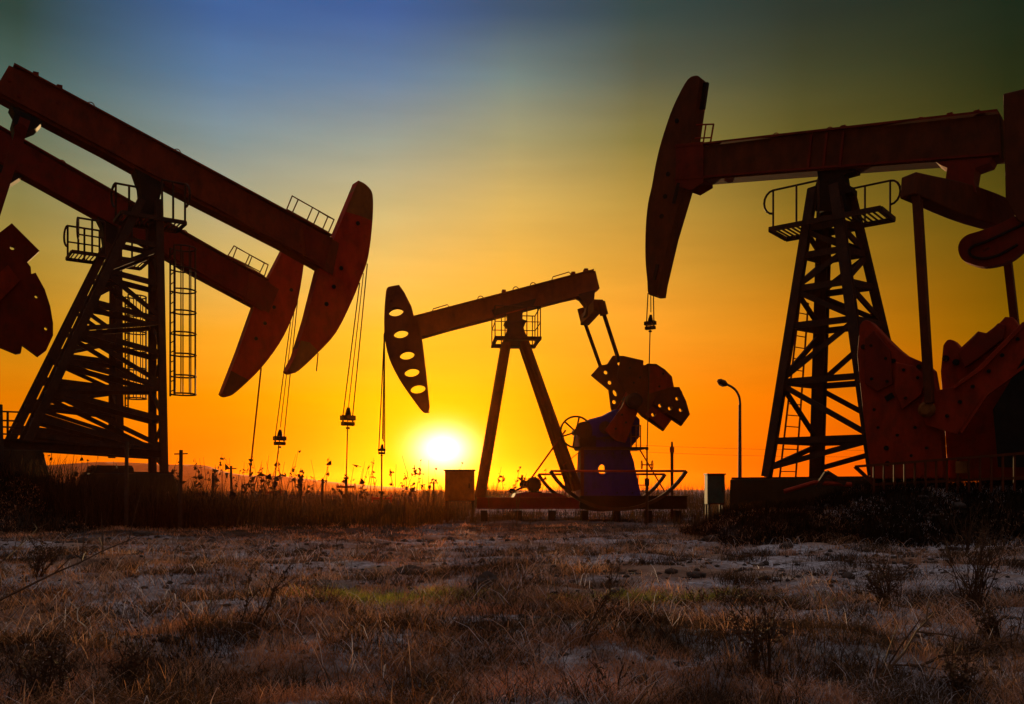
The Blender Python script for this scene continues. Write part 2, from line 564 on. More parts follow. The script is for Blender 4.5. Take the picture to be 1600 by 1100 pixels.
# ------------------------------------------------------------------ grass
def grass_material(name, rough=0.8, trans=0.35):
    m = bpy.data.materials.new(name); m.use_nodes = True
    nt = m.node_tree; nt.nodes.clear()
    N = nt.nodes.new; L = nt.links.new
    out = N("ShaderNodeOutputMaterial"); at_ = N("ShaderNodeAttribute"); at_.attribute_name = "tint"
    d = N("ShaderNodeBsdfDiffuse"); t = N("ShaderNodeBsdfTranslucent"); mx = N("ShaderNodeMixShader")
    d.inputs["Roughness"].default_value = rough
    mx.inputs[0].default_value = trans
    L(at_.outputs["Color"], d.inputs["Color"]); L(at_.outputs["Color"], t.inputs["Color"])
    L(d.outputs[0], mx.inputs[1]); L(t.outputs[0], mx.inputs[2]); L(mx.outputs[0], out.inputs["Surface"])
    return m
GRASS = grass_material("dry_grass_blades", 0.8, 0.45)

def blades(x, y, hgt, wid, lean, col, z0=None, curl=0.6):
    """bent three-step blades, one tip each; returns verts, quads, tris, colours"""
    n = len(x)
    z = height(x, y) if z0 is None else z0
    ang = rng.uniform(0, 2 * math.pi, n)
    fac = ang + rng.uniform(1.2, 1.9, n)
    dx, dy = np.cos(ang), np.sin(ang)
    wx, wy = np.cos(fac), np.sin(fac)
    P = []
    for t, wf in ((0, 1.0), (0.45, 0.85), (0.8, 0.5)):
        off = lean * hgt * (t ** (1 + curl))
        px = x + dx * off; py = y + dy * off
        pz = z - 0.01 + hgt * t * np.sqrt(np.clip(1 - (lean * t) ** 2 * 0.6, 0.05, 1))
        P.append(np.stack([px - wx * wid * wf / 2, py - wy * wid * wf / 2, pz], 1))
        P.append(np.stack([px + wx * wid * wf / 2, py + wy * wid * wf / 2, pz], 1))
    off = lean * hgt
    P.append(np.stack([x + dx * off, y + dy * off, z - 0.01 + hgt * np.sqrt(np.clip(1 - lean ** 2 * 0.6, 0.03, 1))], 1))
    V = np.stack(P, 1).reshape(-1, 3)
    b = np.arange(n)[:, None] * 7
    q = np.concatenate([b + np.array([[0, 1, 3, 2]]), b + np.array([[2, 3, 5, 4]])])
    t = b + np.array([[4, 5, 6]])
    C = np.repeat(col, 7, axis=0)
    return V, q, t, C

def merge(parts):
    V = []; Q = []; T = []; C = []; o = 0
    for v, q, t, c in parts:
        V.append(v); Q.append(q + o); T.append(t + o); C.append(c); o += len(v)
    return np.concatenate(V), np.concatenate(Q), np.concatenate(T), np.concatenate(C)

def tint(n, cols, jitter=0.25):
    cols = np.array(cols); k = rng.integers(0, len(cols), n)
    c = cols[k] * rng.uniform(1 - jitter, 1 + jitter, (n, 1))
    return c

STRAW = [(0.52, 0.28, 0.16), (0.40, 0.19, 0.10), (0.60, 0.36, 0.25), (0.28, 0.13, 0.075), (0.46, 0.21, 0.09)]
DARKW = [(0.06, 0.035, 0.02), (0.09, 0.05, 0.028), (0.045, 0.03, 0.02), (0.11, 0.06, 0.03)]
FROST = [(0.58, 0.52, 0.53), (0.46, 0.41, 0.42), (0.68, 0.62, 0.64)]
MOSS = [(0.26, 0.26, 0.04), (0.40, 0.34, 0.05), (0.15, 0.17, 0.03)]

def field(n, d0, d1, power=1.0):
    """points over the camera-side field, denser close by; a little wider than the frame"""
    u = rng.uniform(0, 1, n)
    d = d0 + (d1 - d0) * u ** power
    x = rng.uniform(-0.82, 0.82, n) * d
    return x, d

def patch(x, y, cx, cy, rx, ry):
    return np.exp(-((x - cx) / rx) ** 2 - ((y - cy) / ry) ** 2)

def build_field():
    parts = []
    # short matted grass
    x, y = field(430000, 3.4, 24.5, 1.5)
    dens = fbm(x * 0.75, y * 0.75, 31, 4)
    clump = fbm(x * 3.2, y * 3.2, 41, 3)
    bare = sstep(8.2, 9.6, y) * (1 - sstep(14.5, 17.5, y))
    mossy = np.clip(patch(x, y, -1.28, 8.4, 0.85, 0.6) + patch(x, y, 1.5, 8.2, 0.9, 0.3), 0, 1)
    keep = rng.uniform(0, 1, len(x)) < 0.9 * mossy + np.clip((dens - 0.30) * 3.2 + (clump - 0.45) * 2.4, 0.03, 1) * (1 - (0.55 + 0.33 * sstep(-1.5, 1.5, x)) * bare)
    x, y, dens, clump, bare = x[keep], y[keep], dens[keep], clump[keep], bare[keep]
    n = len(x)
    hgt = rng.uniform(0.05, 0.15, n) * (0.25 + 1.5 * clump) * (1 - 0.45 * bare) * (0.75 + 0.25 * np.clip(y / 6, 0.6, 1.2)) * (0.55 + 0.9 * fbm(x * 1.3, y * 1.3, 49, 3))
    lean = np.where(rng.uniform(0, 1, n) < 0.72, rng.uniform(1.0, 1.45, n), rng.uniform(0.5, 1.05, n))
    wid = rng.uniform(0.0022, 0.0045, n) * (1 + 0.10 * (y - 4))
    c = tint(n, STRAW)
    dk = (fbm(x * 1.1 + 7, y * 1.1, 55, 3) > 0.56)[:, None]
    c = np.where(dk, tint(n, DARKW) * 1.5, c)
    fr = np.clip(fbm(x * 0.42 + 5, y * 0.9, 61, 4) * 3.4 - 1.75 + 0.25 * np.clip(x / 6, -1, 1) + 0.55 * patch(x, y, 3.2, 10.0, 3.6, 3.2), 0, 1)
    fm = (rng.uniform(0, 1, n) < fr * 0.75 * (0.3 + 0.7 * sstep(4.5, 7.5, y)))[:, None]
    c = np.where(fm, tint(n, FROST), c)
    ms = np.clip(1.6 * patch(x, y, -1.28, 8.4, 0.85, 0.6) + 1.6 * patch(x, y, 1.5, 8.2, 0.9, 0.3) + 0.8 * patch(x, y, -0.9, 8.6, 0.4, 0.3), 0, 1)
    mm = (rng.uniform(0, 1, n) < ms)[:, None]
    c = np.where(mm, tint(n, MOSS), c)
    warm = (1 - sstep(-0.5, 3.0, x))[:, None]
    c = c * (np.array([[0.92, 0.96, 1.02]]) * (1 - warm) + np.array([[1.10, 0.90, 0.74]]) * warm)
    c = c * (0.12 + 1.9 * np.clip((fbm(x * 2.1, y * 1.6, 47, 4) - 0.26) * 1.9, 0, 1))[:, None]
    c = np.where(mm, tint(n, MOSS) * 1.25, c)
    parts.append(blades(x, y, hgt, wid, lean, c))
    # upright straw tufts
    tx, ty = field(1500, 3.6, 15.0, 1.2)
    tk = fbm(tx * 0.5 + 3, ty * 0.5, 71, 3)
    sel = tk > 0.46
    tx, ty, tk = tx[sel], ty[sel], tk[sel]
    k = 34
    x = np.repeat(tx, k) + rng.normal(0, 0.07, len(tx) * k); y = np.repeat(ty, k) + rng.normal(0, 0.07, len(tx) * k)
    n = len(x)
    hgt = np.repeat(rng.uniform(0.07, 0.19, len(tx)), k) * rng.uniform(0.5, 1.15, n)
    cc = np.repeat(tint(len(tx), STRAW + DARKW[:2]), k, 0) * rng.uniform(0.75, 1.25, (n, 1))
    parts.append(blades(x, y, hgt, rng.uniform(0.002, 0.0042, n) * (1 + 0.08 * (y - 4)), rng.uniform(0.35, 1.2, n), cc))
    # long straws lying flat and broken stems
    x, y = field(26000, 3.5, 17.0, 1.25)
    sel = fbm(x * 0.6 + 2, y * 0.6, 73, 3) > 0.38
    x, y = x[sel], y[sel]; n = len(x)
    cc = np.where((rng.uniform(0, 1, n) < 0.45)[:, None], tint(n, DARKW), tint(n, STRAW + FROST[:1]))
    parts.append(blades(x, y, rng.uniform(0.12, 0.34, n), rng.uniform(0.0022, 0.005, n) * (1 + 0.08 * (y - 4)), rng.uniform(1.15, 1.32, n), cc, height(x, y) + rng.uniform(0.0, 0.06, n), 0.1))
    # dark tangled mats
    cx_, cy_ = field(230, 3.6, 15.5, 1.15)
    k = 150
    x = np.repeat(cx_, k) + rng.normal(0, 0.16, len(cx_) * k); y = np.repeat(cy_, k) + rng.normal(0, 0.10, len(cx_) * k); n = len(x)
    parts.append(blades(x, y, rng.uniform(0.05, 0.20, n), rng.uniform(0.003, 0.006, n) * (1 + 0.08 * (y - 4)), rng.uniform(0.5, 1.3, n), tint(n, DARKW) * 0.8, None, 0.4))
    V, Q, T, C = merge(parts)
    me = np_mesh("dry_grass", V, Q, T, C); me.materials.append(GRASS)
    o = bpy.data.objects.new("dry_grass", me); COL.objects.link(o)
    tag(o, "short matted dry grass with frosted patches over the foreground", None, None, 'stuff')
build_field()

def build_clods():
    """crumbled earth and small stones on the bare patches"""
    import bmesh
    bm = bmesh.new(); bmesh.ops.create_icosphere(bm, subdivisions=1, radius=1.0)
    base = np.array([v.co[:] for v in bm.verts]); tri = np.array([[v.index for v in f.verts] for f in bm.faces]); bm.free()
    x, y = field(2600, 4.0, 19.0, 0.9)
    n = len(x)
    sz = rng.uniform(0.008, 0.03, n) ** 1.0 * (1 + (rng.uniform(0, 1, n) > 0.95) * 1.5) * (0.6 + y / 14)
    P = base[None] * (1 + rng.normal(0, 0.22, (n, len(base), 1))) * sz[:, None, None] * np.array([1.3, 1.1, 0.7])
    P += np.stack([x, y, height(x, y) + sz * 0.2], 1)[:, None]
    T = tri[None] + (np.arange(n) * len(base))[:, None, None]
    me = np_mesh("soil_crumbs", P.reshape(-1, 3), None, T.reshape(-1, 3)); me.materials.append(M['stone'])
    o = bpy.data.objects.new("soil_crumbs", me); COL.objects.link(o)
    tag(o, "crumbled dark soil and pebbles on the bare patches of the field", None, None, 'stuff')
build_clods()

def build_belt():
    """tall dead weeds along the foot of the pumps"""
    parts = []
    n = 52000
    y = rng.uniform(18.5, 36.0, n); x = rng.uniform(-0.66, 0.66, n) * y
    cl = fbm(x * 0.6, y * 0.6, 81, 4)
    left = 1 - sstep(-2.6, -1.4, x)
    right = sstep(3.6, 5.2, x)
    mid = 1 - np.clip(left + right, 0, 1)
    keep = (rng.uniform(0, 1, n) < np.clip((cl - 0.22) * 2.6, 0.1, 1)) & ~((mid > 0.5) & (y < 27.0) & (rng.uniform(0, 1, n) > 0.10)) & ~((left > 0.5) & (x > -11) & (rng.uniform(0, 1, n) > sstep(19.0, 26.0, y + 5.0 * (fbm(x * 0.7, y * 0.7, 85, 3) - 0.45))))
    x, y, cl, left, mid = x[keep], y[keep], cl[keep], left[keep], mid[keep]
    n = len(x)
    hgt = rng.uniform(0.25, 0.85, n) * (0.5 + 1.0 * cl) * (0.65 + 0.75 * left - 0.25 * mid) * (y / 28)
    c = tint(n, DARKW) * 0.6
    hgt = hgt * (0.45 + 1.1 * fbm(x * 1.1, y * 0.8, 89, 3))* (0.5 + 0.5 * sstep(19, 25, y)) * (0.55 + 0.9 * fbm(x * 0.45, y * 0.4, 103, 2))
    parts.append(blades(x, y, hgt * 1.1, rng.uniform(0.012, 0.024, n), rng.uniform(0.1, 0.9, n), c))
    n = 26000
    y = np.where(rng.uniform(0, 1, n) < 0.4, rng.uniform(30.5, 40.0, n), rng.uniform(44.0, 54.0, n)); x = rng.uniform(-0.10, 0.62, n) * y
    keep = rng.uniform(0, 1, n) < np.clip((fbm(x * 0.5, y * 0.5, 83, 4) - 0.2) * 2.4, 0.15, 1)
    keep &= ~((y < 43) & (x > -1.6) & (x < 7.6 * y / 34))
    x, y = x[keep], y[keep]; n = len(x)
    hgt = rng.uniform(0.5, 1.05, n) * (0.55 + 0.8 * fbm(x * 0.8, y * 0.8, 87, 3)) * (y / 33)
    parts.append(blades(x, y, hgt, rng.uniform(0.016, 0.03, n), rng.uniform(0.1, 0.6, n), tint(n, DARKW) * 1.1))
    n = 9000
    y = rng.uniform(22.5, 25.6, n); x = rng.uniform(-0.62, -0.30, n) * y
    cl = fbm(x * 0.7, y * 0.7, 97, 3)
    keep = rng.uniform(0, 1, n) < np.clip((cl - 0.25) * 3, 0.08, 1); x, y, cl = x[keep], y[keep], cl[keep]; n = len(x)
    parts.append(blades(x, y, rng.uniform(0.5, 1.5, n) * (0.25 + 1.25 * cl), rng.uniform(0.012, 0.022, n), rng.uniform(0.1, 0.7, n), tint(n, DARKW) * 0.5))
    # cover on the right bank and the left mound, tint imitates backlit shade
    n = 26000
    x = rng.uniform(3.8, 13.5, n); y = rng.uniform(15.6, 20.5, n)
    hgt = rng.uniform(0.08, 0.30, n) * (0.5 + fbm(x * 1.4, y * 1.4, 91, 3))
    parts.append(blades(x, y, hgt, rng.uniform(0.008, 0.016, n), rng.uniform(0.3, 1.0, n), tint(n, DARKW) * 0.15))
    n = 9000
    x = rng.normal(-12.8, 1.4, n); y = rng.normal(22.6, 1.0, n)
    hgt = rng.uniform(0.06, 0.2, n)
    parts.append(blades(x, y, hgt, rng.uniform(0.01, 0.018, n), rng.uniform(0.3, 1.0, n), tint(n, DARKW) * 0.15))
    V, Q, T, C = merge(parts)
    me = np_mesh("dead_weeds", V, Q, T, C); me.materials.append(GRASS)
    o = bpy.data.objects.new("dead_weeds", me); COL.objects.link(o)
    tag(o, "belt of dark dead weeds along the foot of the pumps", None, None, 'stuff')
build_belt()

def build_reeds():
    """thin stalks with ragged seed heads rising out of the weed belt"""
    parts = []; m = MB()
    n = 190
    pxs = np.concatenate([rng.uniform(255, 480, 100), rng.uniform(480, 700, 62), rng.uniform(760, 850, 8), rng.uniform(60, 260, 22)])
    for i, px in enumerate(pxs):
        d = rng.uniform(23, 33)
        x = (px - 800) / F * d; z0 = hz(x, d)
        h = rng.uniform(0.9, 1.95) if px < 480 else rng.uniform(0.7, 1.85)
        h *= d / 26
        ln = rng.uniform(-0.22, 0.30) * h
        pts = [(x, d, z0 - 0.02), (x + ln * 0.35, d, z0 + h * 0.55), (x + ln, d, z0 + h)]
        m.tube(pts, [0.011, 0.008, 0.005], 4)
        if rng.uniform() < 0.8:
            for k in range(rng.integers(2, 6)):
                t = rng.uniform(0.72, 1.03)
                cx = x + ln * t + rng.normal(0, 0.035); cz = z0 + h * t
                r = rng.uniform(0.02, 0.06)
                a = [Vector((cx, d, cz)) + Vector(rng.normal(0, r, 3)) for _ in range(5)]
                m.add(a, [(0, 1, 2), (0, 2, 3), (1, 2, 4), (0, 3, 4)])
    o = m.build('reed_stalks', M['twig'])
    tag(o, "thin reed stalks with ragged seed heads against the sunset", None, None, 'stuff')
build_reeds()

def dry_weed(name, label, x, y, h, lean, seed, mat, spread=0.6, leaves=60, stems=3, cat="weed", r0=0.006):
    """branching dead plant: main stems, side twigs, curled leaf scraps"""
    rr = random.Random(seed)
    root = empty(name, (x, y, hz(x, y) - 0.02))
    st = MB(); lf = MB()
    tips = []
    def branch(p, d, L, r, depth):
        pts = [p]; q = p.copy(); dd = d.copy()
        for k in range(4):
            dd = (dd + Vector((rr.gauss(0, 0.13), rr.gauss(0, 0.13), rr.gauss(0.02, 0.08)))).normalized()
            q = q + dd * (L / 4); pts.append(q.copy())
        st.tube(pts, [r * (1 - 0.17 * k) for k in range(5)], 5)
        for k in range(1, 5):
            tips.append((pts[k], depth))
        if depth > 0:
            for k in range(rr.randint(3, 5)):
                b = pts[rr.randint(1, 4)]
                nd = (dd + Vector((rr.gauss(0, spread), rr.gauss(0, spread), rr.gauss(0.15, 0.35)))).normalized()
                branch(b, nd, L * rr.uniform(0.3, 0.55), r * 0.55, depth - 1)
    for s in range(stems):
        d = Vector((lean[0] + rr.gauss(0, 0.14), lean[1] + rr.gauss(0, 0.14), 1)).normalized()
        branch(Vector((rr.gauss(0, 0.03), rr.gauss(0, 0.03), 0)), d, h * rr.uniform(0.75, 1.0), r0, 2)
    for k in range(leaves):
        p, dp = rr.choice(tips)
        p = p + Vector((rr.gauss(0, 0.01), rr.gauss(0, 0.01), rr.gauss(0, 0.01)))
        sz = rr.uniform(0.010, 0.030)
        a = Vector((rr.gauss(0, 1), rr.gauss(0, 1), rr.gauss(0, 1))).normalized()
        b = a.orthogonal().normalized()
        lf.add([p, p + a * sz * 0.5 + b * sz * 0.35, p + a * sz, p + a * sz * 0.55 - b * sz * 0.3 + a.cross(b) * sz * 0.25], [(0, 1, 2), (0, 2, 3)])
    st.build('stem', mat, root)
    if leaves:
        tag(lf.build('dead_leaves', mat, root), kind='stuff')
    tag(root, label, cat, "dead weeds in the foreground")
    return root

def gpt(px, py):
    """point of the field seen at a photo pixel (foot of a plant)"""
    d = CAM_H * F / max(py - HY, 5)
    for _ in range(6):
        x = (px - 800) / F * d
        d = (CAM_H - hz(x, d)) * F / (py - HY)
    return (px - 800) / F * d, d

W = [
    ("brown dead weed with a drooping seeded top standing left of a bare twig", 1195, 1062, 0.42, (-0.05, 0), 3, 0.55, 260, 4),
    ("slim dead weed with a flat topped head on the centre grass", 905, 1010, 0.42, (0.42, 0), 8, 0.4, 90, 2),
    ("bare dark stem standing upright on the grass near the bottom", 960, 1085, 0.28, (-0.05, 0), 12, 0.25, 30, 1),
    ("broad dark bushy weed clump at the right of the field", 1385, 955, 0.50, (-0.1, 0), 22, 0.8, 420, 7),
    ("upright tawny weed clump at the right edge of the field", 1520, 960, 0.62, (0.02, 0), 27, 0.45, 260, 8),
    ("dark spreading weed at the lower left corner of the field", 60, 1080, 0.40, (0.1, 0), 31, 0.8, 200, 6),
    ("tangled low weed in the bottom left grass", 205, 1075, 0.32, (0.15, 0), 33, 0.8, 150, 5),
    ("dark leafy weed clump beside the mound at the left edge", 60, 905, 0.55, (0.35, 0), 35, 0.7, 320, 5),
    ("weed leaning to the right on the left half of the field", 385, 985, 0.45, (0.6, 0), 45, 0.4, 70, 2),
    ("small dark weed stump with a short stem at the right centre", 1092, 955, 0.22, (0.0, 0), 47, 0.3, 40, 1),
    ("tangled dead weed in the bottom right corner", 1500, 1085, 0.33, (-0.1, 0), 51, 0.9, 240, 6),
    ("dead weed on the right of the long bare twig", 1560, 1000, 0.28, (-0.3, 0), 53, 0.7, 200, 5),
    ("thin tall weed standing before the dark bank at the right", 1510, 865, 0.75, (0.05, 0), 61, 0.25, 60, 3),
]
for (lab, px, py, h, lean, seed, spread, leaves, stems) in W:
    x, y = gpt(px, py)
    dry_weed('dead_weed', lab, x, y, h * (0.95 if spread < 0.6 else 0.72), lean, seed, M['twig'], spread * 1.15, int(leaves * 1.5), stems * 2, r0=0.0062 * (1 + 0.05 * (y - 4)))

# long bare twigs lying out of the grass
def long_twig(label, p0px, p1px, d0, d1, r, mat, seed, side=5):
    rr = random.Random(seed)
    a = at(p0px[0], p0px[1], d0); b = at(p1px[0], p1px[1], d1)
    root = empty('bare_twig', (a.x, a.y, hz(a.x, a.y)))
    o = root.location
    m = MB()
    pts = [lerp(a, b, t) - Vector(o) + Vector((rr.gauss(0, 0.012), rr.gauss(0, 0.012), rr.gauss(0, 0.01))) for t in [k / 7 for k in range(8)]]
    m.tube(pts, [r * (1 - 0.1 * k) for k in range(8)], 5)
    m.build('stem', mat, root)
    for k in range(side):
        s = MB()
        p = pts[rr.randint(2, 7)]
        d = (b - a).normalized() + Vector((rr.gauss(0, 0.6), rr.gauss(0, 0.5), rr.gauss(0.3, 0.5)))
        L = rr.uniform(0.08, 0.3) * (b - a).length
        s.tube([p, p + d.normalized() * L * 0.5 + Vector((0, 0, 0.01)), p + d.normalized() * L], [r * 0.5, r * 0.35, r * 0.2], 4)
        s.build('side_twig', mat, root)
    tag(root, label, 'twig', "bare twigs in the foreground")
long_twig("long bare twig with a pale tip slanting out of the right grass", (1335, 1110), (1462, 955), 4.3, 5.2, 0.011, M['twig'], 1)
long_twig("bare twig slanting across the left field towards the mound", (-60, 960), (235, 830), 5.6, 7.5, 0.010, M['twig'], 2, 7)
long_twig("bare twig rising at the left edge of the photo", (-30, 900), (75, 815), 6.0, 7.0, 0.006, M['twig'], 3, 6)
long_twig("short straw coloured stalk leaning left on the left field", (142, 1000), (103, 928), 5.6, 5.8, 0.005, M['palestem'], 4, 1)
long_twig("bare branch lying in the bottom right grass", (1420, 1040), (1590, 1000), 4.9, 5.1, 0.010, M['twig'], 5, 6)

# boulder and earth clod
def lump(name, label, cat, px, py, w_px, h_px, seed, mat):
    x, y = gpt(px, py)
    s = y / F
    w = w_px * s; h = h_px * s
    import bmesh
    bm = bmesh.new()
    bmesh.ops.create_icosphere(bm, subdivisions=4, radius=1.0)
    rr = random.Random(seed); ox = rr.uniform(0, 50)
    for v in bm.verts:
        n = fbm(np.array([v.co.x * 1.6 + ox]), np.array([v.co.y * 1.6 + v.co.z * 2.1]), seed, 4)[0]
        v.co *= 0.72 + 0.55 * n
        v.co.x *= w / 2; v.co.y *= w / 2.4; v.co.z *= h
        if v.co.z < -h * 0.25: v.co.z = -h * 0.25
    me = bpy.data.meshes.new(name); bm.to_mesh(me); bm.free()
    me.materials.append(mat)
    o = bpy.data.objects.new(name, me); COL.objects.link(o)
    o.location = (x, y, hz(x, y))
    tag(o, label, cat)
lump('boulder', "small dark rounded boulder on the bare ground at the centre", 'boulder', 762, 918, 46, 25, 5, M['stone'])
lump('earth_clod', "low dark clod of earth left of the rounded boulder", 'clod', 642, 898, 56, 14, 9, M['stone'])

# ================================================================== pump A (near left)
def saddle(fr, root, pts, v, mat, bolts=()):
    prism_part(fr, root, 'saddle_bearing', pts, v, -v, mat)

def left_tower(fr, root, rear_top, rear_bot, front_top, front_bot, b_bot, b_top, levels, legw, bw, mat):
    bot = {}; top = {}
    for j, sg in ((0, 1), (1, -1)):
        s, z = fr.sz(*rear_bot); bot[(0, j)] = Vector((s, -sg * b_bot, z))
        s, z = fr.sz(*front_bot); bot[(1, j)] = Vector((s, -sg * b_bot, z))
        s, z = fr.sz(*rear_top); top[(0, j)] = Vector((s, -sg * b_top, z))
        s, z = fr.sz(*front_top); top[(1, j)] = Vector((s, -sg * b_top, z))
    lattice_tower(root, bot, top, levels, legw, bw, mat)
    return bot, top

def dots(fr, root, pts, v, r, mat, name='bolt'):
    for px, py in pts:
        c = fr.p(px, py, v)
        MB().tube([c + Vector((0, 0.01, 0)), c + Vector((0, -0.025, 0))], r, 10).build(name, mat, root)

def rail_on_beam(fr, root, near, far, mat, v, r=0.02, mid_f=0.45):
    m = MB()
    ends = []
    for (seq, vv) in ((near, v), (far, -v)):
        tops = [fr.p(*t, vv) for t, b in seq]; bots = [fr.p(*b, vv) for t, b in seq]
        m.tube(tops, r, 6)
        m.tube([lerp(t, b, 1 - mid_f + 0.25) for t, b in zip(tops, bots)], r * 0.9, 6)
        for t, b in zip(tops, bots):
            m.tube([t, b + (b - t) * 0.08], r, 6)
        ends.append((tops, bots))
    for i in (0, -1):
        m.tube([ends[0][0][i], ends[1][0][i]], r, 6)
    m.build('beam_railing', mat, root)

A = Frame(238, 27.0, 35)
ra = A.root('pumpjack')
tag(ra, "nearest red pumpjack on the left, its beam sloping down to a curved head", 'pumpjack', 'pumpjacks at sunset')
hw = 0.26
beamA = [(14, 102), (55, 119), (513, 370), (530, 380), (520, 430), (493, 414), (440, 384), (310, 317.5), (214, 267), (160, 237), (81, 195.5), (0, 151), (-12, 146)]
bo = prism_part(A, ra, 'walking_beam', beamA, hw, -hw, M['beam'])
fl = MB()
fl.bar(A.p(20, 106, 0), A.p(513, 370.5, 0), hw * 2 + 0.12, 0.05)
fl.bar(A.p(0, 150.5, 0), A.p(493, 413, 0), hw * 2 + 0.12, 0.05)
fl.build('beam_flange', M['beam'], bo)
dots(A, bo, [(15, 125), (30, 150), (55, 142), (90, 160), (190, 222), (300, 282), (390, 330), (470, 385)], hw, 0.05, M['red_dark'])
curve = smooth_poly([(560, 282), (570, 287), (579, 296), (582.5, 306), (583, 326), (581.5, 353), (578, 385), (573, 411), (563.6, 436), (551, 468), (525.5, 519), (496, 552), (467, 579), (456, 583), (450, 579)], 3)
hA = MB().prism(A.poly(curve + [(462, 556), (480, 497), (499, 421), (525, 366), (556, 292)], 0.24), -0.24, 0.24).build('horsehead', M['red'], ra)
# painted end bands, a hair proud of the cheek plates
tipA = MB()
tp = smooth_poly([(560.5, 282.8), (569.5, 287.5), (578.5, 296.3), (582, 306), (582.4, 326), (581, 345)], 3)
tipA.prism(A.poly(tp + [(565, 338), (541, 331), (555, 294)], 0.24), -0.243, 0.243)
tipA.build('painted_tip', M['ochre'], hA)
tipA = MB()
tp = smooth_poly([(498, 549.5), (467, 578), (456, 582), (450.6, 578.5)], 3)
tipA.prism(A.poly(tp + [(462.5, 556), (470, 532), (484, 535)], 0.24), -0.243, 0.243)
tipA.build('painted_tip', M['ochre'], hA)
dots(A, hA, [(533, 419), (521.5, 448), (510, 475), (559, 349)], 0.24, 0.075, M['black'])
plA = MB()
for (a, b) in (((466, 534), (460, 556)), ((476, 505), (470, 524))):
    plA.bar(A.p(*a, 0), A.p(*b, 0), 0.42, 0.06)
plA.build('back_plate', M['red_dark'], hA)
# gussets joining head and beam
for vv in (hw + 0.02, -hw - 0.02):
    prism_part(A, ra, 'gusset_plate', [(474, 352), (520, 372), (506, 420), (480, 404)], vv + 0.015, vv - 0.015, M['red_dark'])
rail_on_beam(A, ra, [((466, 311.6), (454, 338.5)), ((499, 330), (488, 355)), ((522, 343), (511, 368))],
             [((456.6, 306), (446, 332)), ((488.4, 324), (477.5, 349)), ((512.4, 338.5), (502, 363))], M['ochre'], 0.2, 0.022)
for q in ((142, 165), (277, 238)):
    lifting_eye(A, ra, q[0], q[1], 0, 0.10, M['ochre'])
for q in ((55, 119), (92, 139), (425, 374), (78, 195)):
    c = A.p(q[0], q[1], 0)
    MB().box(c, (0.14, 0.36, 0.12)).build('clamp_bolt', M['red_dark'], ra)
# tail bearing, equalizer and pitmans
prism_part(A, ra, 'tail_bearing', [(16, 164), (67, 190), (57, 200), (42, 206), (40, 212), (23, 208), (19, 190), (23, 176)], 0.3, -0.3, M['black'])
MB().tube([A.p(32, 203, 1.0), A.p(32, 203, -1.0)], 0.16, 14).build('equalizer', M['red_dark'], ra)
for vv in (0.85, -0.85):
    MB().bar(A.p(33, 203, 0) + Vector((0, -vv, 0)), A.p(-62, 500, 0) + Vector((0, -vv, 0)), 0.14, 0.26).build('pitman', M['red_dark'], ra)
    prism_part(A, ra, 'crank', [(-30, 470), (-75, 470), (-190, 620), (-160, 650)], vv + 0.36, vv + 0.2, M['red_dark'], trace=0)
    prism_part(A, ra, 'counterweight', [(-95, 520), (-120, 600), (-200, 690), (-290, 690), (-330, 600), (-290, 500), (-190, 460)], vv + 0.55, vv + 0.3, M['red_dark'], trace=0)
prism_part(A, ra, 'gear_reducer', [(-110, 560), (-250, 560), (-270, 720), (-90, 720)], 0.6, -0.6, M['black'])
saddle(A, ra, [(210, 262), (258, 288), (252, 300), (247, 322), (250, 334), (218, 334), (222, 312), (220, 290)], 0.28, M['black'])
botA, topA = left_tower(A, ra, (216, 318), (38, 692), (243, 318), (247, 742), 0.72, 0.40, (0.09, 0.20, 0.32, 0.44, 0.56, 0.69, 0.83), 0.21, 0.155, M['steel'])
zpl = A.sz(240, 348)[1]
platform(ra, zpl, -0.98, 0.86, 0.55, 1.12, M['steel'], [(1, -0.93, -0.2), (-1, 0.82, 0.15)], rail_mid=False, r=0.034, across=True)
ladder_cage(ra, A.sz(256, 500)[0] + 0.22, -0.1, A.sz(258, 618)[1], A.sz(258, 385)[1], A.sz(258, 615)[1], M['steel'], 0.66)
bridle(A, ra, (562, 442), (574, 412), (543.5, 650), (541, 745), 0.0, M['cable'], M['black'], 20, 0.02, 0.022)
MB().tube([A.p(497, 552, 0), A.p(494.5, 580, 0)], 0.02, 5).build('hanging_rope', M['cable'], ra)
# skid the tower stands on
sk = MB()
for vv in (0.72, -0.72):
    sk.ibeam(Vector((botA[(0, 0)].x - 0.6, -vv, botA[(0, 0)].z - 0.06)), Vector((botA[(1, 0)].x - 0.05, -vv, botA[(1, 0)].z + 0.62)), 0.24, 0.24)
sk.build('skid_beam', M['steel'], ra)

def plinth(name, label, fr, s0, s1, b, z1, flare, mat, zb=-0.3):
    root = empty(name, (fr.x0, fr.y0, 0), fr.t)
    m = MB()
    def ring(e, z):
        return [(s0 - e, -b - e, z), (s1 + e, -b - e, z), (s1 + e, b + e, z), (s0 - e, b + e, z)]
    vs = ring(flare, zb) + ring(0, z1)
    m.add(vs, [(3, 2, 1, 0), (4, 5, 6, 7), (0, 1, 5, 4), (1, 2, 6, 5), (2, 3, 7, 6), (3, 0, 4, 7)])
    m.build('concrete_block', mat, root, bevel=0.03)
    c = MB()
    c.add(ring(-0.03, z1 + 0.003) + ring(-0.03, z1 + 0.05), [(3, 2, 1, 0), (4, 5, 6, 7), (0, 1, 5, 4), (1, 2, 6, 5), (2, 3, 7, 6), (3, 0, 4, 7)])
    c.build('bearing_plate', M['steel'], root)
    tag(root, label, 'plinth', 'concrete plinths under the pumpjacks')
    return root
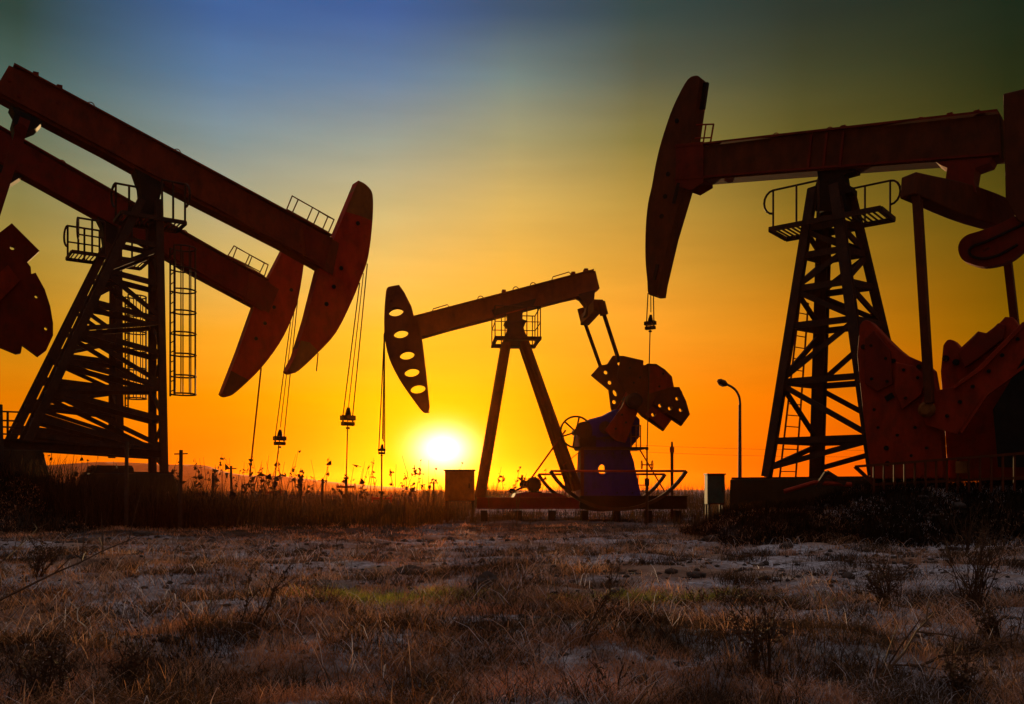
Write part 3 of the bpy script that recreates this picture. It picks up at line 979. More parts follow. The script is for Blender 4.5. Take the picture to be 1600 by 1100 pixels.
plinth('concrete_plinth', "flared concrete plinth under the slanting legs of the nearest left pumpjack", A, botA[(0, 0)].x - 1.8, botA[(0, 0)].x + 0.35, 0.95, botA[(0, 0)].z - 0.24, 0.5, M['concrete'])
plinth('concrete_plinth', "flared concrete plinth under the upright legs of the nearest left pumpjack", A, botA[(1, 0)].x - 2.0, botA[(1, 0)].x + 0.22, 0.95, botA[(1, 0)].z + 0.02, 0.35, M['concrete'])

# ================================================================== pump B (behind A)
B = Frame(170, 32.0, 35)
rb = B.root('pumpjack')
tag(rb, "red pumpjack standing behind the nearest left one, half hidden by its tower", 'pumpjack', 'pumpjacks at sunset')
beamB = [(-60, 168), (0, 202), (58, 236), (177, 305), (300, 374), (416, 439), (436, 452), (420, 489), (393, 475), (300, 425), (157, 340), (44, 279), (-80, 212)]
bo = prism_part(B, rb, 'walking_beam', beamB, hw, -hw, M['red_dark'])
fl = MB()
fl.bar(B.p(-55, 171, 0), B.p(416, 439.5, 0), hw * 2 + 0.12, 0.05)
fl.bar(B.p(-75, 215, 0), B.p(393, 474, 0), hw * 2 + 0.12, 0.05)
fl.build('beam_flange', M['red_dark'], bo)
curve = smooth_poly([(462, 366), (470, 371), (475, 384), (475, 411), (466, 467), (455, 500), (437, 536), (409, 574), (381, 602), (363, 617), (353, 619), (347, 615)], 3)
hB = MB().prism(B.poly(curve + [(373, 548), (399, 474.6), (444, 388), (452, 368)], 0.24), -0.24, 0.24).build('horsehead', M['red'], rb)
tp = smooth_poly([(389, 594), (381, 601), (363, 616), (353, 618), (347.7, 614.5)], 3)
MB().prism(B.poly(tp + [(361, 579)], 0.24), -0.243, 0.243).build('painted_tip', M['maroon'], hB)
dots(B, hB, [(455, 453), (428, 480), (414, 505), (400, 529)], 0.24, 0.075, M['black'])
for vv in (hw + 0.02, -hw - 0.02):
    prism_part(B, rb, 'gusset_plate', [(390, 424), (422, 441), (410, 486), (384, 471)], vv + 0.015, vv - 0.015, M['red_dark'])
rail_on_beam(B, rb, [((370, 387), (362, 408)), ((394, 400), (386, 420)), ((419, 413.5), (411.5, 436))],
             [((365.7, 384), (354, 403)), ((390, 398), (382, 416)), ((413, 411), (405, 428))], M['ochre'], 0.2, 0.022)
for q in ((97, 255), (288, 364)):
    lifting_eye(B, rb, q[0], q[1], 0, 0.11, M['ochre'])
for q in ((58, 236), (334, 443), (378, 468)):
    MB().box(B.p(q[0], q[1], 0), (0.16, 0.36, 0.12)).build('clamp_bolt', M['red_dark'], rb)
prism_part(B, rb, 'tail_bearing', [(-26, 242), (35, 275), (13, 289), (8, 300), (-12, 296), (-22, 270)], 0.3, -0.3, M['black'])
MB().tube([B.p(-2, 291, 0) + Vector((0, -1.0, 0)), B.p(-2, 291, 0) + Vector((0, 1.0, 0))], 0.16, 14).build('equalizer', M['red_dark'], rb)
for vv in (0.85, -0.85):
    MB().bar(B.p(-2, 291, 0) + Vector((0, -vv, 0)), B.p(-50, 500, 0) + Vector((0, -vv, 0)), 0.13, 0.24).build('pitman', M['red_dark'], rb)
cw = [(18.5, 348.6), (62, 392), (42.6, 409.7), (48, 417), (49, 428), (55.7, 426), (70, 452), (78.6, 478.5), (83, 504.7), (83, 524), (72, 548), (60, 557), (35, 538.5), (32.7, 551.6), (26, 552.7), (0, 542), (-60, 520), (-90, 450), (-60, 385), (0, 363)]
cv = -0.75
prism_part(B, rb, 'counterweight', cw, cv, cv - 0.3, M['red_dark'], holes=[B.ell(19.6, 387, 4.2, 3.4, cv), B.ell(57, 463, 3, 3, cv), B.ell(72, 513, 3, 3, cv)])
prism_part(B, rb, 'crank', [(-60, 480), (-30, 500), (30, 440), (12, 415)], cv + 0.14, cv + 0.02, M['rust'], trace=cv)
prism_part(B, rb, 'gear_reducer', [(-40, 520), (-150, 520), (-160, 700), (-30, 700)], 0.5, -0.5, M['black'])
saddle(B, rb, [(152, 336), (196, 360), (190, 368), (186, 390), (190, 400), (158, 400), (164, 380), (160, 352)], 0.28, M['black'])
botB, topB = left_tower(B, rb, (166, 385), (10, 700), (181, 385), (181, 715), 0.72, 0.42, (0.09, 0.20, 0.32, 0.44, 0.56, 0.69, 0.83), 0.22, 0.16, M['steel'])
zpl = B.sz(175, 408)[1]
platform(rb, zpl, -1.3, 1.2, 0.62, 1.15, M['steel'], [(1, -1.25, -0.2), (-1, -1.1, -0.25), (-1, 1.15, 0.2)], rail_mid=True, r=0.036, across=True)
ladder_cage(rb, B.sz(190, 500)[0] + 0.15, -0.1, B.sz(190, 640)[1], B.sz(190, 462)[1], B.sz(190, 622)[1], M['steel'], 0.66, rad=0.36)
bridle(B, rb, (454, 503), (465, 470), (437, 682), (428, 760), 0.0, M['cable'], M['black'], 18, 0.02, 0.024)
MB().tube([B.p(408, 575, 0), B.p(390, 745, 0)], 0.032, 6).build('hanging_rope', M['rust'], rb)
sk = MB()
for vv in (0.72, -0.72):
    sk.ibeam(Vector((botB[(0, 0)].x - 0.6, -vv, botB[(0, 0)].z - 0.06)), Vector((botB[(1, 0)].x - 0.05, -vv, botB[(1, 0)].z + 0.4)), 0.24, 0.24)
sk.build('skid_beam', M['steel'], rb)
plinth('concrete_plinth', "flared concrete plinth under the rear left pumpjack, behind the nearest one", B, botB[(0, 0)].x - 1.0, botB[(0, 0)].x + 0.5, 0.95, botB[(0, 0)].z - 0.36, 0.4, M['concrete'])
plinth('concrete_plinth', "flared concrete plinth under the upright legs of the rear left pumpjack", B, botB[(1, 0)].x - 0.8, botB[(1, 0)].x + 0.4, 0.95, botB[(1, 0)].z - 0.36, 0.35, M['concrete'])

# ================================================================== pump C (centre)
C = Frame(803, 28.0, 5)
rc = C.root('pumpjack')
tag(rc, "small pumpjack in the centre with a slotted head and a blue gearbox stand", 'pumpjack', 'pumpjacks at sunset')
hv = 0.2
beamC = [(647, 496), (926, 423), (930.4, 423), (937, 450.5), (925, 459), (902, 464), (820, 482), (768, 495.5), (659, 527), (640, 530), (634, 500)]
bo = prism_part(C, rc, 'walking_beam', beamC, hv, -hv, M['brown'])
fl = MB()
fl.bar(C.p(647, 496.5, 0), C.p(926, 424, 0), hv * 2 + 0.1, 0.04)
fl.bar(C.p(659, 526, 0), C.p(902, 463.5, 0), hv * 2 + 0.1, 0.04)
fl.build('beam_flange', M['brown'], bo)
outer = smooth_poly([(623.6, 445), (612, 447), (604.5, 450.5), (602, 465.5), (600.5, 490), (600.3, 509), (601.5, 531), (608.6, 561), (623.6, 591), (640, 615.5), (655, 636), (662, 643), (668.6, 643), (671.4, 634.6)], 3)
outline = outer + [(667, 591), (660.5, 536), (653.6, 501), (647, 495.5), (643, 479), (632, 457)]
slots = [C.ell(x, y, 12, 7.2, hv, R(-9), 18) for x, y in ((618.7, 486.7), (626.4, 520.8), (636, 554.4), (643.5, 581.3), (653, 607.3))]
slots.append(C.ell(611.4, 470.4, 2.2, 2.2, hv, 0, 8))
MB().prism(C.poly(outline, hv), -hv, -hv + 0.06, slots).build('horsehead', M['brown'], rc)
hC = [o for o in rc.children if o.name.startswith('horsehead')][0]
MB().prism(C.poly(outline, hv), hv - 0.06, hv, slots).build('cheek_plate', M['brown'], hC)
# curved front strip that carries the bridle
fr_m = MB()
pts = C.poly(outer[1:-3], hv)
for i in range(len(pts) - 1):
    a, b = pts[i], pts[i + 1]
    fr_m.add([(a[0], -hv + 0.06, a[1]), (b[0], -hv + 0.06, b[1]), (b[0], hv - 0.06, b[1]), (a[0], hv - 0.06, a[1]),
              (a[0] + 0.05, -hv + 0.06, a[1]), (b[0] + 0.05, -hv + 0.06, b[1]), (b[0] + 0.05, hv - 0.06, b[1]), (a[0] + 0.05, hv - 0.06, a[1])],
             [(0, 1, 2, 3), (7, 6, 5, 4), (0, 4, 5, 1), (3, 2, 6, 7)])
fr_m.build('front_strip', M['brown'], hC)
for q in ((751, 467), (806, 452.5), (833, 446)):
    lifting_eye(C, rc, q[0], q[1], 0, 0.09, M['rust'])
for q in ((787, 457), (895, 429), (915, 424), (905, 464)):
    MB().box(C.p(q[0], q[1], 0), (0.12, 0.3, 0.12)).build('clamp_bolt', M['rust'], rc)
for (a, b) in (((675, 488), (703, 479)), ((862, 438), (893, 428))):
    m = MB()
    for vv in (0.16, -0.16):
        m.tube([C.p(a[0], a[1], vv), C.p(a[0] + 2, a[1] - 5.5, vv), C.p(b[0] - 4, b[1] - 3, vv), C.p(b[0], b[1] + 2, vv)], 0.016, 6)
    m.build('beam_handrail', M['rust'], rc)
# saddle, A-frame legs
prism_part(C, rc, 'saddle_bearing', [(768, 484), (838, 466), (834, 477), (818, 484), (815, 498), (823, 501), (818, 512), (824, 528), (829, 541), (782, 541), (789, 526), (794, 511), (788, 504), (794, 498), (793, 490), (772, 493)], 0.24, -0.24, M['steel'])
for sg in (1, -1):
    a = C.p(790.5, 538); b = C.p(749.5, 778)
    MB().tube([a + Vector((0, -0.20 * sg, 0)), b + Vector((0, -0.55 * sg, 0))], 0.15, 12).build('leg', M['maroon'], rc)
    a = C.p(818, 536); b = C.p(898, 766)
    MB().tube([a + Vector((0, -0.20 * sg, 0)), b + Vector((0, -0.55 * sg, 0))], 0.16, 12).build('leg', M['maroon'], rc)
zpl = C.sz(805, 535)[1]
pm = MB()
s0, s1 = C.sz(770, 535)[0], C.sz(841, 535)[0]
for y in (-0.75, 0.75):
    pm.bar((s0, y, zpl), (s1, y, zpl), 0.30, 0.09)
for x in (s0 + 0.05, s1 - 0.05):
    pm.bar((x, -0.6, zpl + 0.002), (x, 0.6, zpl + 0.002), 0.10, 0.07)
pl = pm.build('platform', M['steel'], rc)
rl = MB()
for y in (-0.75, 0.75):
    railing_run(rl, [(s0 + 0.02, y, zpl + 0.04), (s1 - 0.02, y, zpl + 0.04)], 0.95, 0.018, (0, 0.22, 0.7, 0.94, 1.0))
for x in (s0 + 0.02, s1 - 0.02):
    rl.tube([(x, -0.75, zpl + 0.99), (x, 0.75, zpl + 0.99)], 0.018, 6)
    rl.tube([(x, -0.75, zpl + 0.5), (x, 0.75, zpl + 0.5)], 0.015, 6)
rl.build('railing', M['steel'], pl)
# tail bearing, equalizer, pitmans
prism_part(C, rc, 'tail_bearing', [(898, 461), (930, 453), (927.5, 476), (924, 492), (914, 492), (917, 478), (908, 466)], 0.22, -0.22, M['steel'])
eqc = C.p(924, 487)
VE = 1.2
em = MB()
em.box(eqc + Vector((0, 0, -0.04)), (0.3, 2 * VE + 0.1, 0.34))
eq = em.build('equalizer', M['maroon'], rc, bevel=0.03)
for sg in (1, -1):
    v = VE * sg
    top = (942, 486) if sg > 0 else (911, 496)
    bot_ = (968, 566) if sg > 0 else (938, 572)
    MB().tube([C.p(*top, v), C.p(*bot_, v)], 0.062, 9).build('pitman', M['steel'], rc)
    MB().tube([C.p(top[0] - 3, top[1] - 14, v), C.p(top[0] + 2, top[1] + 6, v)], 0.13, 10).build('pitman_head', M['maroon'], rc)
# cranks and counterweights
def holes(lst, v, r=3.3):
    return [C.ell(x, y, r, r, v, 0, 10) for x, y in lst]
vf = -1.1
farcw = [(924, 586), (937, 571), (949, 569), (958, 555.5), (974.5, 556), (1005, 563), (1006, 610), (985, 640), (960, 652), (955, 637), (951.6, 609)]
prism_part(C, rc, 'counterweight', farcw, vf, vf - 0.14, M['maroon'], holes=holes([(946.7, 581.7), (952.8, 597.7), (960, 628), (987.6, 570), (968, 568)], vf) + [C.ell(961, 614, 3, 5.5, vf, R(-25))])
prism_part(C, rc, 'crank', [(990, 590), (1008, 605), (965, 692), (945, 672)], vf + 0.16, vf + 0.02, M['rust'], trace=vf)
vn = 1.1
nearcw = [(1010, 569), (1023.6, 569.4), (1037, 578), (1048, 589), (1051, 605.4), (1059.6, 605.4), (1070, 627), (1076, 648), (1063, 666), (1048, 656), (1035, 674), (1002, 651), (992, 640), (995, 580)]
prism_part(C, rc, 'counterweight', nearcw, vn + 0.14, vn, M['maroon'], trace=vn, holes=holes([(1055.5, 623.8), (1029, 634.6), (1044, 639), (1061, 641.4), (1018, 648.8), (1034, 650.4)], vn))
prism_part(C, rc, 'crank', [(985, 571), (1010, 570), (1012, 610), (994, 650), (978, 691), (963, 688), (946, 672), (972, 636), (985, 605)], vn - 0.02, vn - 0.18, M['rust'], trace=vn)
for pp_, mt, dv_ in (([(968, 560), (1003, 565), (1001, 610), (980, 618), (962, 590)], 'maroon', 0.0),
                    ([(1011, 573), (1024, 573), (1046, 590), (1049, 605), (1012, 616)], 'rust', 0.012),
                    ([(1056, 608), (1062, 612), (1073, 646), (1064, 662), (1052, 655), (1018, 632), (1024, 620)], 'maroon', 0.024),
                    ([(1006, 648), (1016, 636), (1046, 657), (1035, 671)], 'rust', 0.036)):
    hs_ = [C.ell(x, y, 3.3, 3.3, vn, 0, 10) for x, y in ((1055.5, 623.8), (1029, 634.6), (1044, 639), (1061, 641.4), (1018, 648.8), (1034, 650.4))]
    def inside(pt, poly):
        c_ = False; j_ = len(poly) - 1
        for i_ in range(len(poly)):
            if (poly[i_][1] > pt[1]) != (poly[j_][1] > pt[1]) and pt[0] < (poly[j_][0] - poly[i_][0]) * (pt[1] - poly[i_][1]) / (poly[j_][1] - poly[i_][1]) + poly[i_][0]:
                c_ = not c_
            j_ = i_
        return c_
    pl_ = C.poly(pp_, vn)
    hs_ = [h for h in hs_ if all(inside(q_, pl_) for q_ in h)]
    MB().prism(pl_, -(vn + 0.145 + dv_), -(vn + 0.20 + dv_), hs_).build('sector_plate', M[mt], rc)
hub = MB(); hc_ = C.p(989, 627, vn)
hub.tube([hc_ + Vector((0, 0.1, 0)), hc_ + Vector((0, -0.26, 0)), hc_ + Vector((0, -0.3, 0))], [0.24, 0.24, 0.15], 18)
hub.build('crank_hub', M['black'], rc)
dots(C, rc, [(1036, 584), (1030, 604), (984, 575), (990, 598), (972, 648), (962, 670), (978, 660), (1000, 590)], vn + 0.2, 0.035, M['black'])
dots(C, rc, [(996, 588), (992, 606)], vn - 0.02, 0.10, M['black'], 'crank_pin')
MB().tube([C.p(992, 628, 1.0), C.p(980, 628, -1.0)], 0.2, 16).build('crankshaft', M['black'], rc)
# gear reducer, brake wheel
MB().bar(C.p(904, 688, 0.58), C.p(992, 680, 0.58), 0.07, 0.06, up=(0, 1, 0)).build('casing_flange', M['steel'], rc)
dots(C, rc, [(916, 691), (930, 690), (944, 688.6), (958, 687.4), (972, 686)], 0.62, 0.03, M['black'])
MB().tube([C.p(946, 668, 0.52), C.p(946, 668, 0.64)], 0.2, 18).build('shaft_cover', M['steel'], rc)
prism_part(C, rc, 'gear_reducer', [(905, 701), (904, 680), (910, 664), (921, 655), (945, 648.5), (960, 640), (985, 640), (1000, 655), (1000, 682), (985, 701)], 0.55, -0.55, M['blue'], bevel=0.04)
wm = MB()
cc = C.p(900, 675, 0.66)
rw = (C.p(924, 675, 0.66) - cc).length
wm.tube([cc + Vector((math.cos(a) * rw, 0, math.sin(a) * rw)) for a in [2 * math.pi * k / 40 for k in range(40)]], 0.032, 6, closed=True)
for k in range(6):
    a = R(18 + 60 * k)
    wm.bar(cc, cc + Vector((math.cos(a) * rw, 0, math.sin(a) * rw)), 0.05, 0.035, up=(0, 1, 0))
wm.tube([cc + Vector((0, -0.1, 0)), cc + Vector((0, 0.3, 0))], 0.1, 12)
wm.build('brake_wheel', M['black'], rc)
bm_ = MB()
bm_.tube([C.p(912, 672, 0.55), C.p(912, 672, 0.9)], 0.26, 16)
bm_.box(C.p(918, 690, 0.62), (0.5, 0.2, 0.35))
bm_.build('brake_housing', M['black'], rc)
# blue pedestal with an oval opening
ped = [(912, 703), (984, 703), (990, 720), (1002, 777), (908, 777)]
prism_part(C, rc, 'pedestal', ped, 0.55, 0.49, M['blue'], holes=[C.ell(941, 734, 6.2, 8.5, 0.55, 0, 16)])
pd = [o for o in rc.children if o.name.startswith('pedestal')][0]
prism_part(C, pd, 'rear_plate', [(912, 703), (984, 703), (990, 720), (1002, 777), (908, 777)], -0.49, -0.55, M['blue'], holes=[C.ell(940, 734, 6.2, 8.5, -0.49, 0, 16)], trace=0.55)
sp = MB()
dots(C, pd, [(916, 708), (930, 708), (944, 708), (958, 708), (972, 708), (916, 770), (940, 770), (964, 770), (988, 770)], 0.55, 0.028, M['black'])
MB().prism(C.poly([(956, 742), (982, 742), (984, 766), (956, 766)], 0.56), -0.575, -0.553).build('inspection_plate', M['blue'], pd)
MB().prism(C.poly([(945, 729), (954, 731), (955, 741), (946, 742)], 0.3), -0.3, -0.2).build('inner_bracket', M['black'], pd)
l0, l1 = C.p(912, 703, 0.55), C.p(908, 777, 0.55); r0_, r1_ = C.p(984, 703, 0.55), C.p(1002, 777, 0.55)
sp.bar(l0 + Vector((0.03, 0.55, 0)), l1 + Vector((0.03, 0.55, 0)), 0.05, 0.96, up=(0, 1, 0))
sp.bar(r0_ + Vector((-0.03, 0.55, 0)), r1_ + Vector((-0.03, 0.55, 0)), 0.05, 0.96, up=(0, 1, 0))
sp.build('side_plate', M['blue'], pd)
cp = MB()
a, b = C.p(904, 701.5, 0), C.p(1003, 701.5, 0)
cp.bar(a, b, 1.5, 0.06)
cp.build('service_deck', M['steel'], rc)
dk = [o for o in rc.children if o.name.startswith('service_deck')][0]
rm = MB()
for vv in (0.6, -0.6):
    for x in (986, 994, 1001):
        rm.tube([C.p(x, 701, vv), C.p(x, 664, vv)], 0.02, 6)
    for y in (665, 682):
        rm.tube([C.p(985, y, vv), C.p(1001, y, vv)], 0.018, 6)
rm.build('railing', M['ochre'], dk)
lm = MB()
for vv in (0.28, -0.2):
    lm.tube([C.p(1000, 703, vv), C.p(1048, 784, vv)], 0.022, 6)
for k in range(1, 9):
    t = k / 9
    lm.tube([C.p(1000 + 48 * t, 703 + 81 * t, 0.28), C.p(1000 + 48 * t, 703 + 81 * t, -0.2)], 0.016, 5)
lm.build('ladder', M['rust'], rc)
MB().bar(C.p(909.5, 700, 0.62), C.p(909.5, 775, 0.62), 0.10, 0.08).build('post', M['maroon'], rc)
# curved crank guards
def guard(cx, half, ytop, sag, v, rail):
    Rr = (half ** 2 + sag ** 2) / (2 * sag)
    cy = ytop + sag - Rr
    am = math.asin(half / Rr)
    m = MB()
    pts = [C.p(cx + Rr * math.sin(a), cy + Rr * math.cos(a), v) for a in [-am + 2 * am * k / 28 for k in range(29)]]
    for i in range(28):
        m.bar(pts[i], pts[i + 1], 0.10, 0.14, up=(0, 1, 0))
    g = m.build('crank_guard', M['steel'], rc)
    t = MB()
    t.tube([pts[0], pts[-1]], 0.035, 6)
    if rail:
        for k in (7, 10, 18, 21):
            t.tube([pts[k], Vector((pts[k].x, pts[k].y, pts[0].z))], 0.02, 6)
        t.tube([C.p(cx + half - 75, ytop + 17, v), C.p(cx + half - 26, ytop + 17, v)], 0.018, 6)
        t.tube([C.p(cx + half - 78, ytop + 27, v), C.p(cx + half - 34, ytop + 27, v)], 0.018, 6)
    t.build('guard_rail', M['rust'], g)
guard(966, 106, 736, 60, 1.65, False)
guard(940, 99, 741, 56, -1.2, True)
# skid and piers
sk = MB()
for vv in (0.7, -0.7):
    sk.ibeam(C.p(745, 786, vv), C.p(905, 786, vv), 0.24, C.p(800, 778, vv).z - C.p(800, 796, vv).z)
sk.build('front_skid', M['crimson'], rc)
sk = MB()
for vv in (0.7, -0.7):
    sk.ibeam(C.p(906, 785, vv), C.p(1073, 785, vv), 0.26, C.p(800, 776, vv).z - C.p(800, 797, vv).z)
for k in range(5):
    x = 915 + 38 * k
    sk.bar(C.p(x, 785, 0.58), C.p(x, 785, -0.58), 0.14, 0.26)
sk.build('rear_skid', M['black'], rc)
for px in (756, 810, 862, 913, 963, 1013, 1058):
    for vv in (0.7, -0.7):
        a = C.p(px, 797, vv)
        g0 = -0.15
        w = 0.20 if px != 1058 else 0.17
        MB().box(((a.x), a.y, (a.z + g0) / 2 - 0.005), (w, 0.3, a.z - g0 - 0.01)).build('pier', M['black'], rc)
# motor on its rail
mm = MB()
c0 = C.p(834, 757, 0.45); c1 = C.p(834, 757, -0.45)
rmo = (C.p(846, 757, 0.45) - c0).length
mm.tube([c0, c0 + Vector((0, 0.06, 0)), c1 - Vector((0, 0.06, 0)), c1], [rmo * 0.8, rmo, rmo, rmo * 0.8], 20)
for k in range(14):
    a = 2 * math.pi * k / 14
    q = Vector((math.cos(a) * rmo, 0, math.sin(a) * rmo))
    mm.bar(c0 + q + Vector((0, 0.1, 0)), c1 + q - Vector((0, 0.1, 0)), 0.02, 0.05, up=q)
mm.box(C.p(834, 770, 0), (0.4, 0.8, 0.08))
mo = mm.build('motor', M['black'], rc)
pm = MB()
pm.tube([C.p(818, 757, 0.3), C.p(818, 757, -0.1)], 0.13, 14)
pm.tube([C.p(800, 767, 0.3), C.p(800, 767, 0.2)], 0.09, 14)
pm.bar(C.p(816, 742, 0.3), C.p(815, 764, 0.3), 0.06, 0.1)
pm.bar(C.p(804, 767, 0.25), C.p(822, 759, 0.25), 0.05, 0.06)
pm.build('pulley', M['black'], mo)
mr_ = MB()
mr_.prism(C.poly([(802, 779), (806, 771), (820, 769), (874, 771), (893, 779)], 0.5), -0.5, 0.5)
mr_.build('motor_base', M['crimson'], rc)
MB().tube([C.p(884, 672, 0.62), C.p(831, 746, 0.3)], 0.028, 6).build('drive_belt', M['rust'], rc)
MB().tube([C.p(908, 704, 0.62), C.p(880, 727, 0.62)], 0.014, 5).build('stay_rod', M['rust'], rc)
bridle(C, rc, (600.6, 520), (600.8, 520), (596.5, 700), (596.2, 775), 0.0, M['cable'], M['black'], 12, 0.018, 0.025)
cbm = [o for o in rc.children if o.name.startswith('bridle_cable')][0]
MB().tube([C.p(600, 522, 0.12), C.p(598.8, 690, 0.12)], 0.016, 5).build('wire_rope', M['cable'], cbm)

# ================================================================== pump D (right)
D = Frame(1298, 22.0, -39)
rd = D.root('pumpjack')
tag(rd, "large dark pumpjack on the right with a huge counterweight at the edge", 'pumpjack', 'pumpjacks at sunset')
hd = 0.24
beamD = [(1056, 236), (1098, 229), (1274, 207), (1420, 193), (1562, 178), (1565, 246), (1420, 256), (1278, 267), (1140, 278), (1056, 285)]
bo = prism_part(D, rd, 'walking_beam', beamD, hd, -hd, M['maroon'])
fl = MB()
fl.bar(D.p(1062, 234, 0), D.p(1562, 179, 0), hd * 2 + 0.12, 0.05)
fl.bar(D.p(1062, 284, 0), D.p(1565, 246, 0), hd * 2 + 0.12, 0.05)
fl.build('beam_flange', M['red_dark'], bo)
for x, yt, yb in ((1268, 210, 266), (1292, 208, 264), (1318, 206, 262)):
    MB().bar(D.p(x, yt, hd + 0.03), D.p(x - 6, yb, hd + 0.03), 0.06, 0.05, up=(0, 1, 0)).build('stiffener', M['red_dark'], bo)
curve = smooth_poly([(1026, 461), (1013.5, 460), (1011.5, 440), (1008.4, 402), (1009, 354.5), (1012.5, 318), (1018.5, 291), (1024.5, 257), (1033, 222), (1047, 179), (1059, 151.5), (1074.6, 124), (1088, 118), (1094, 121)], 3)
hD = MB().prism(D.poly(curve + [(1093, 127), (1084, 187), (1070, 288), (1046, 369), (1029, 442)], 0.26), -0.26, 0.26).build('horsehead', M['maroon'], rd)
dots(D, hD, [(1058, 189), (1044, 272), (1039.5, 307), (1034, 338)], 0.26, 0.065, M['black'])
tb = MB()
for (a, b) in (((1092, 131), (1086, 172)), ((1060, 322), (1068, 290)), ((1035, 416), (1030, 440))):
    tb.bar(D.p(*a, 0.0), D.p(*b, 0.0), 0.58, 0.10)
tb.build('back_plate', M['black'], hD)
for vv in (hd + 0.03, -hd - 0.03):
    prism_part(D, rd, 'gusset_plate', [(1057, 226), (1100, 222), (1100, 286), (1080, 298), (1057, 290)], vv + 0.018, vv - 0.018, M['red_dark'], trace=hd)
m = MB()
for vv in (0.2, -0.2):
    m.tube([D.p(1088, 195, vv), D.p(1115, 194, vv)], 0.022, 6); m.tube([D.p(1086, 216, vv), D.p(1111, 215, vv)], 0.02, 6)
    m.tube([D.p(1115, 194, vv), D.p(1109, 229, vv)], 0.024, 6); m.tube([D.p(1103, 195, vv), D.p(1098, 229, vv)], 0.02, 6)
m.tube([D.p(1115, 194, 0.2), D.p(1115, 194, -0.2)], 0.022, 6)
m.build('beam_railing', M['rust'], rd)
for q in ((1212, 213), (1296, 204), (1438, 189)):
    lifting_eye(D, rd, q[0], q[1], 0, 0.085, M['rust'])
for q in ((1320, 203), (1486, 184), (1528, 180), (1104, 283), (1138, 279)):
    MB().box(D.p(q[0], q[1], 0), (0.12, 0.3, 0.14)).build('clamp_bolt', M['red_dark'], rd)
# beam end weight
prism_part(D, rd, 'beam_weight', [(1567, 146), (1600, 138), (1680, 118), (1690, 372), (1590, 345), (1571, 312)], 0.42, -0.42, M['maroon'], bevel=0.03)
# tail bearing and equalizer (runs across the unit)
prism_part(D, rd, 'tail_bearing', [(1462, 253), (1550, 246), (1546, 254), (1524, 262), (1521, 280), (1525, 300), (1494, 300), (1477, 283), (1480, 262), (1470, 258)], 0.28, -0.28, M['red_dark'])
En, Ef = D.p(1426, 292, 1.62), D.p(1606, 350, -1.62)
em = MB()
n_e = 8
dv = (Ef - En).normalized(); sv = dv.cross(Vector((0, 0, 1))).normalized(); uv = sv.cross(dv)
vs = []; fs = []
for k in range(n_e + 1):
    t = -0.04 + 1.08 * k / n_e
    hh = 0.24 + 0.13 * math.sin(math.pi * min(max(t, 0), 1))
    c_ = lerp(En, Ef, t)
    for a1, a2 in ((-1, -1), (1, -1), (1, 1), (-1, 1)):
        vs.append(c_ + sv * (0.20 * a1) + uv * (hh * a2))
for k in range(n_e):
    for q in range(4):
        fs.append((k * 4 + q, k * 4 + (q + 1) % 4, (k + 1) * 4 + (q + 1) % 4, (k + 1) * 4 + q))
fs += [(3, 2, 1, 0), tuple(n_e * 4 + q for q in range(4))]
em.add(vs, fs)
em.build('equalizer', M['maroon'], rd, bevel=0.03)
# hooked casting under the beam weight
hk = smooth_poly([(1600, 330), (1560, 350), (1530, 361), (1511, 367), (1500, 377), (1497, 390), (1503, 405), (1517, 412), (1537, 416.5), (1564, 412), (1585, 402), (1610, 383), (1680, 350)], 3) + [(1690, 320)]
prism_part(D, rd, 'hook_casting', hk, 0.32, 0.05, M['red_dark'], holes=[D.ell(1541, 390, 7, 2.6, 0.32, R(-22), 12)])
rim = MB()
rp_ = [D.p(x_, y_, 0.34) for x_, y_ in smooth_poly([(1600, 350), (1566, 366), (1540, 378), (1522, 384), (1514, 392), (1520, 401), (1538, 404), (1562, 398), (1590, 382)], 3)]
for q1_, q2_ in zip(rp_[:-1], rp_[1:]):
    rim.bar(q1_, q2_, 0.05, 0.07, up=(0, 1, 0))
rim.build('hook_rim', M['black'], rd)
# pitmans
MB().bar(D.p(1433, 306, 1.62), D.p(1453, 630, 1.62), 0.16, 0.25).build('pitman', M['maroon'], rd)
MB().bar(D.p(1568, 350, -1.62), D.p(1592, 560, -1.62), 0.16, 0.24).build('pitman', M['maroon'], rd)
# counterweights and cranks
vn = 1.35
cwD = smooth_poly([(1343, 508), (1349, 501), (1359, 501.6), (1376, 519), (1394, 537), (1414, 554), (1440, 565), (1457, 578)], 2) + [(1468, 640), (1474, 748), (1361, 748), (1348, 643), (1339, 556)]
cw1 = prism_part(D, rd, 'counterweight', cwD, vn + 0.05, vn - 0.35, M['rust'], bevel=0.03)
dots(D, cw1, [(1349, 542), (1436, 573), (1396, 564), (1385, 700), (1387, 724)], vn + 0.05, 0.055, M['black'])
for (a, b) in (((1384, 624), (1396, 617)), ((1408, 621), (1412, 618))):
    MB().bar(D.p(*a, vn + 0.05), D.p(*b, vn + 0.05), 0.13, 0.05, up=(0, 1, 0)).build('slot_cover', M['black'], cw1)
cwE = [(1462, 577)] + smooth_poly([(1466, 536), (1472.5, 527), (1483, 528), (1493, 540)], 2) + [(1507, 527), (1521, 513), (1534, 516), (1557, 498), (1564, 490), (1577, 491), (1585, 504), (1660, 500), (1680, 600), (1640, 750), (1474, 750), (1468, 660)]
prism_part(D, rd, 'counterweight', cwE, vn - 0.42, vn - 0.8, M['rust'], trace=vn, bevel=0.03)
prism_part(D, rd, 'crank', [(1600, 505), (1650, 500), (1650, 540), (1540, 620), (1500, 680), (1450, 665), (1440, 640), (1450, 615), (1490, 606), (1530, 576)], vn - 0.08 + 0.27, vn - 0.08 + 0.14, M['rust'], trace=vn, bevel=0.02)
cwD2 = MB()   # bolted-on side weights
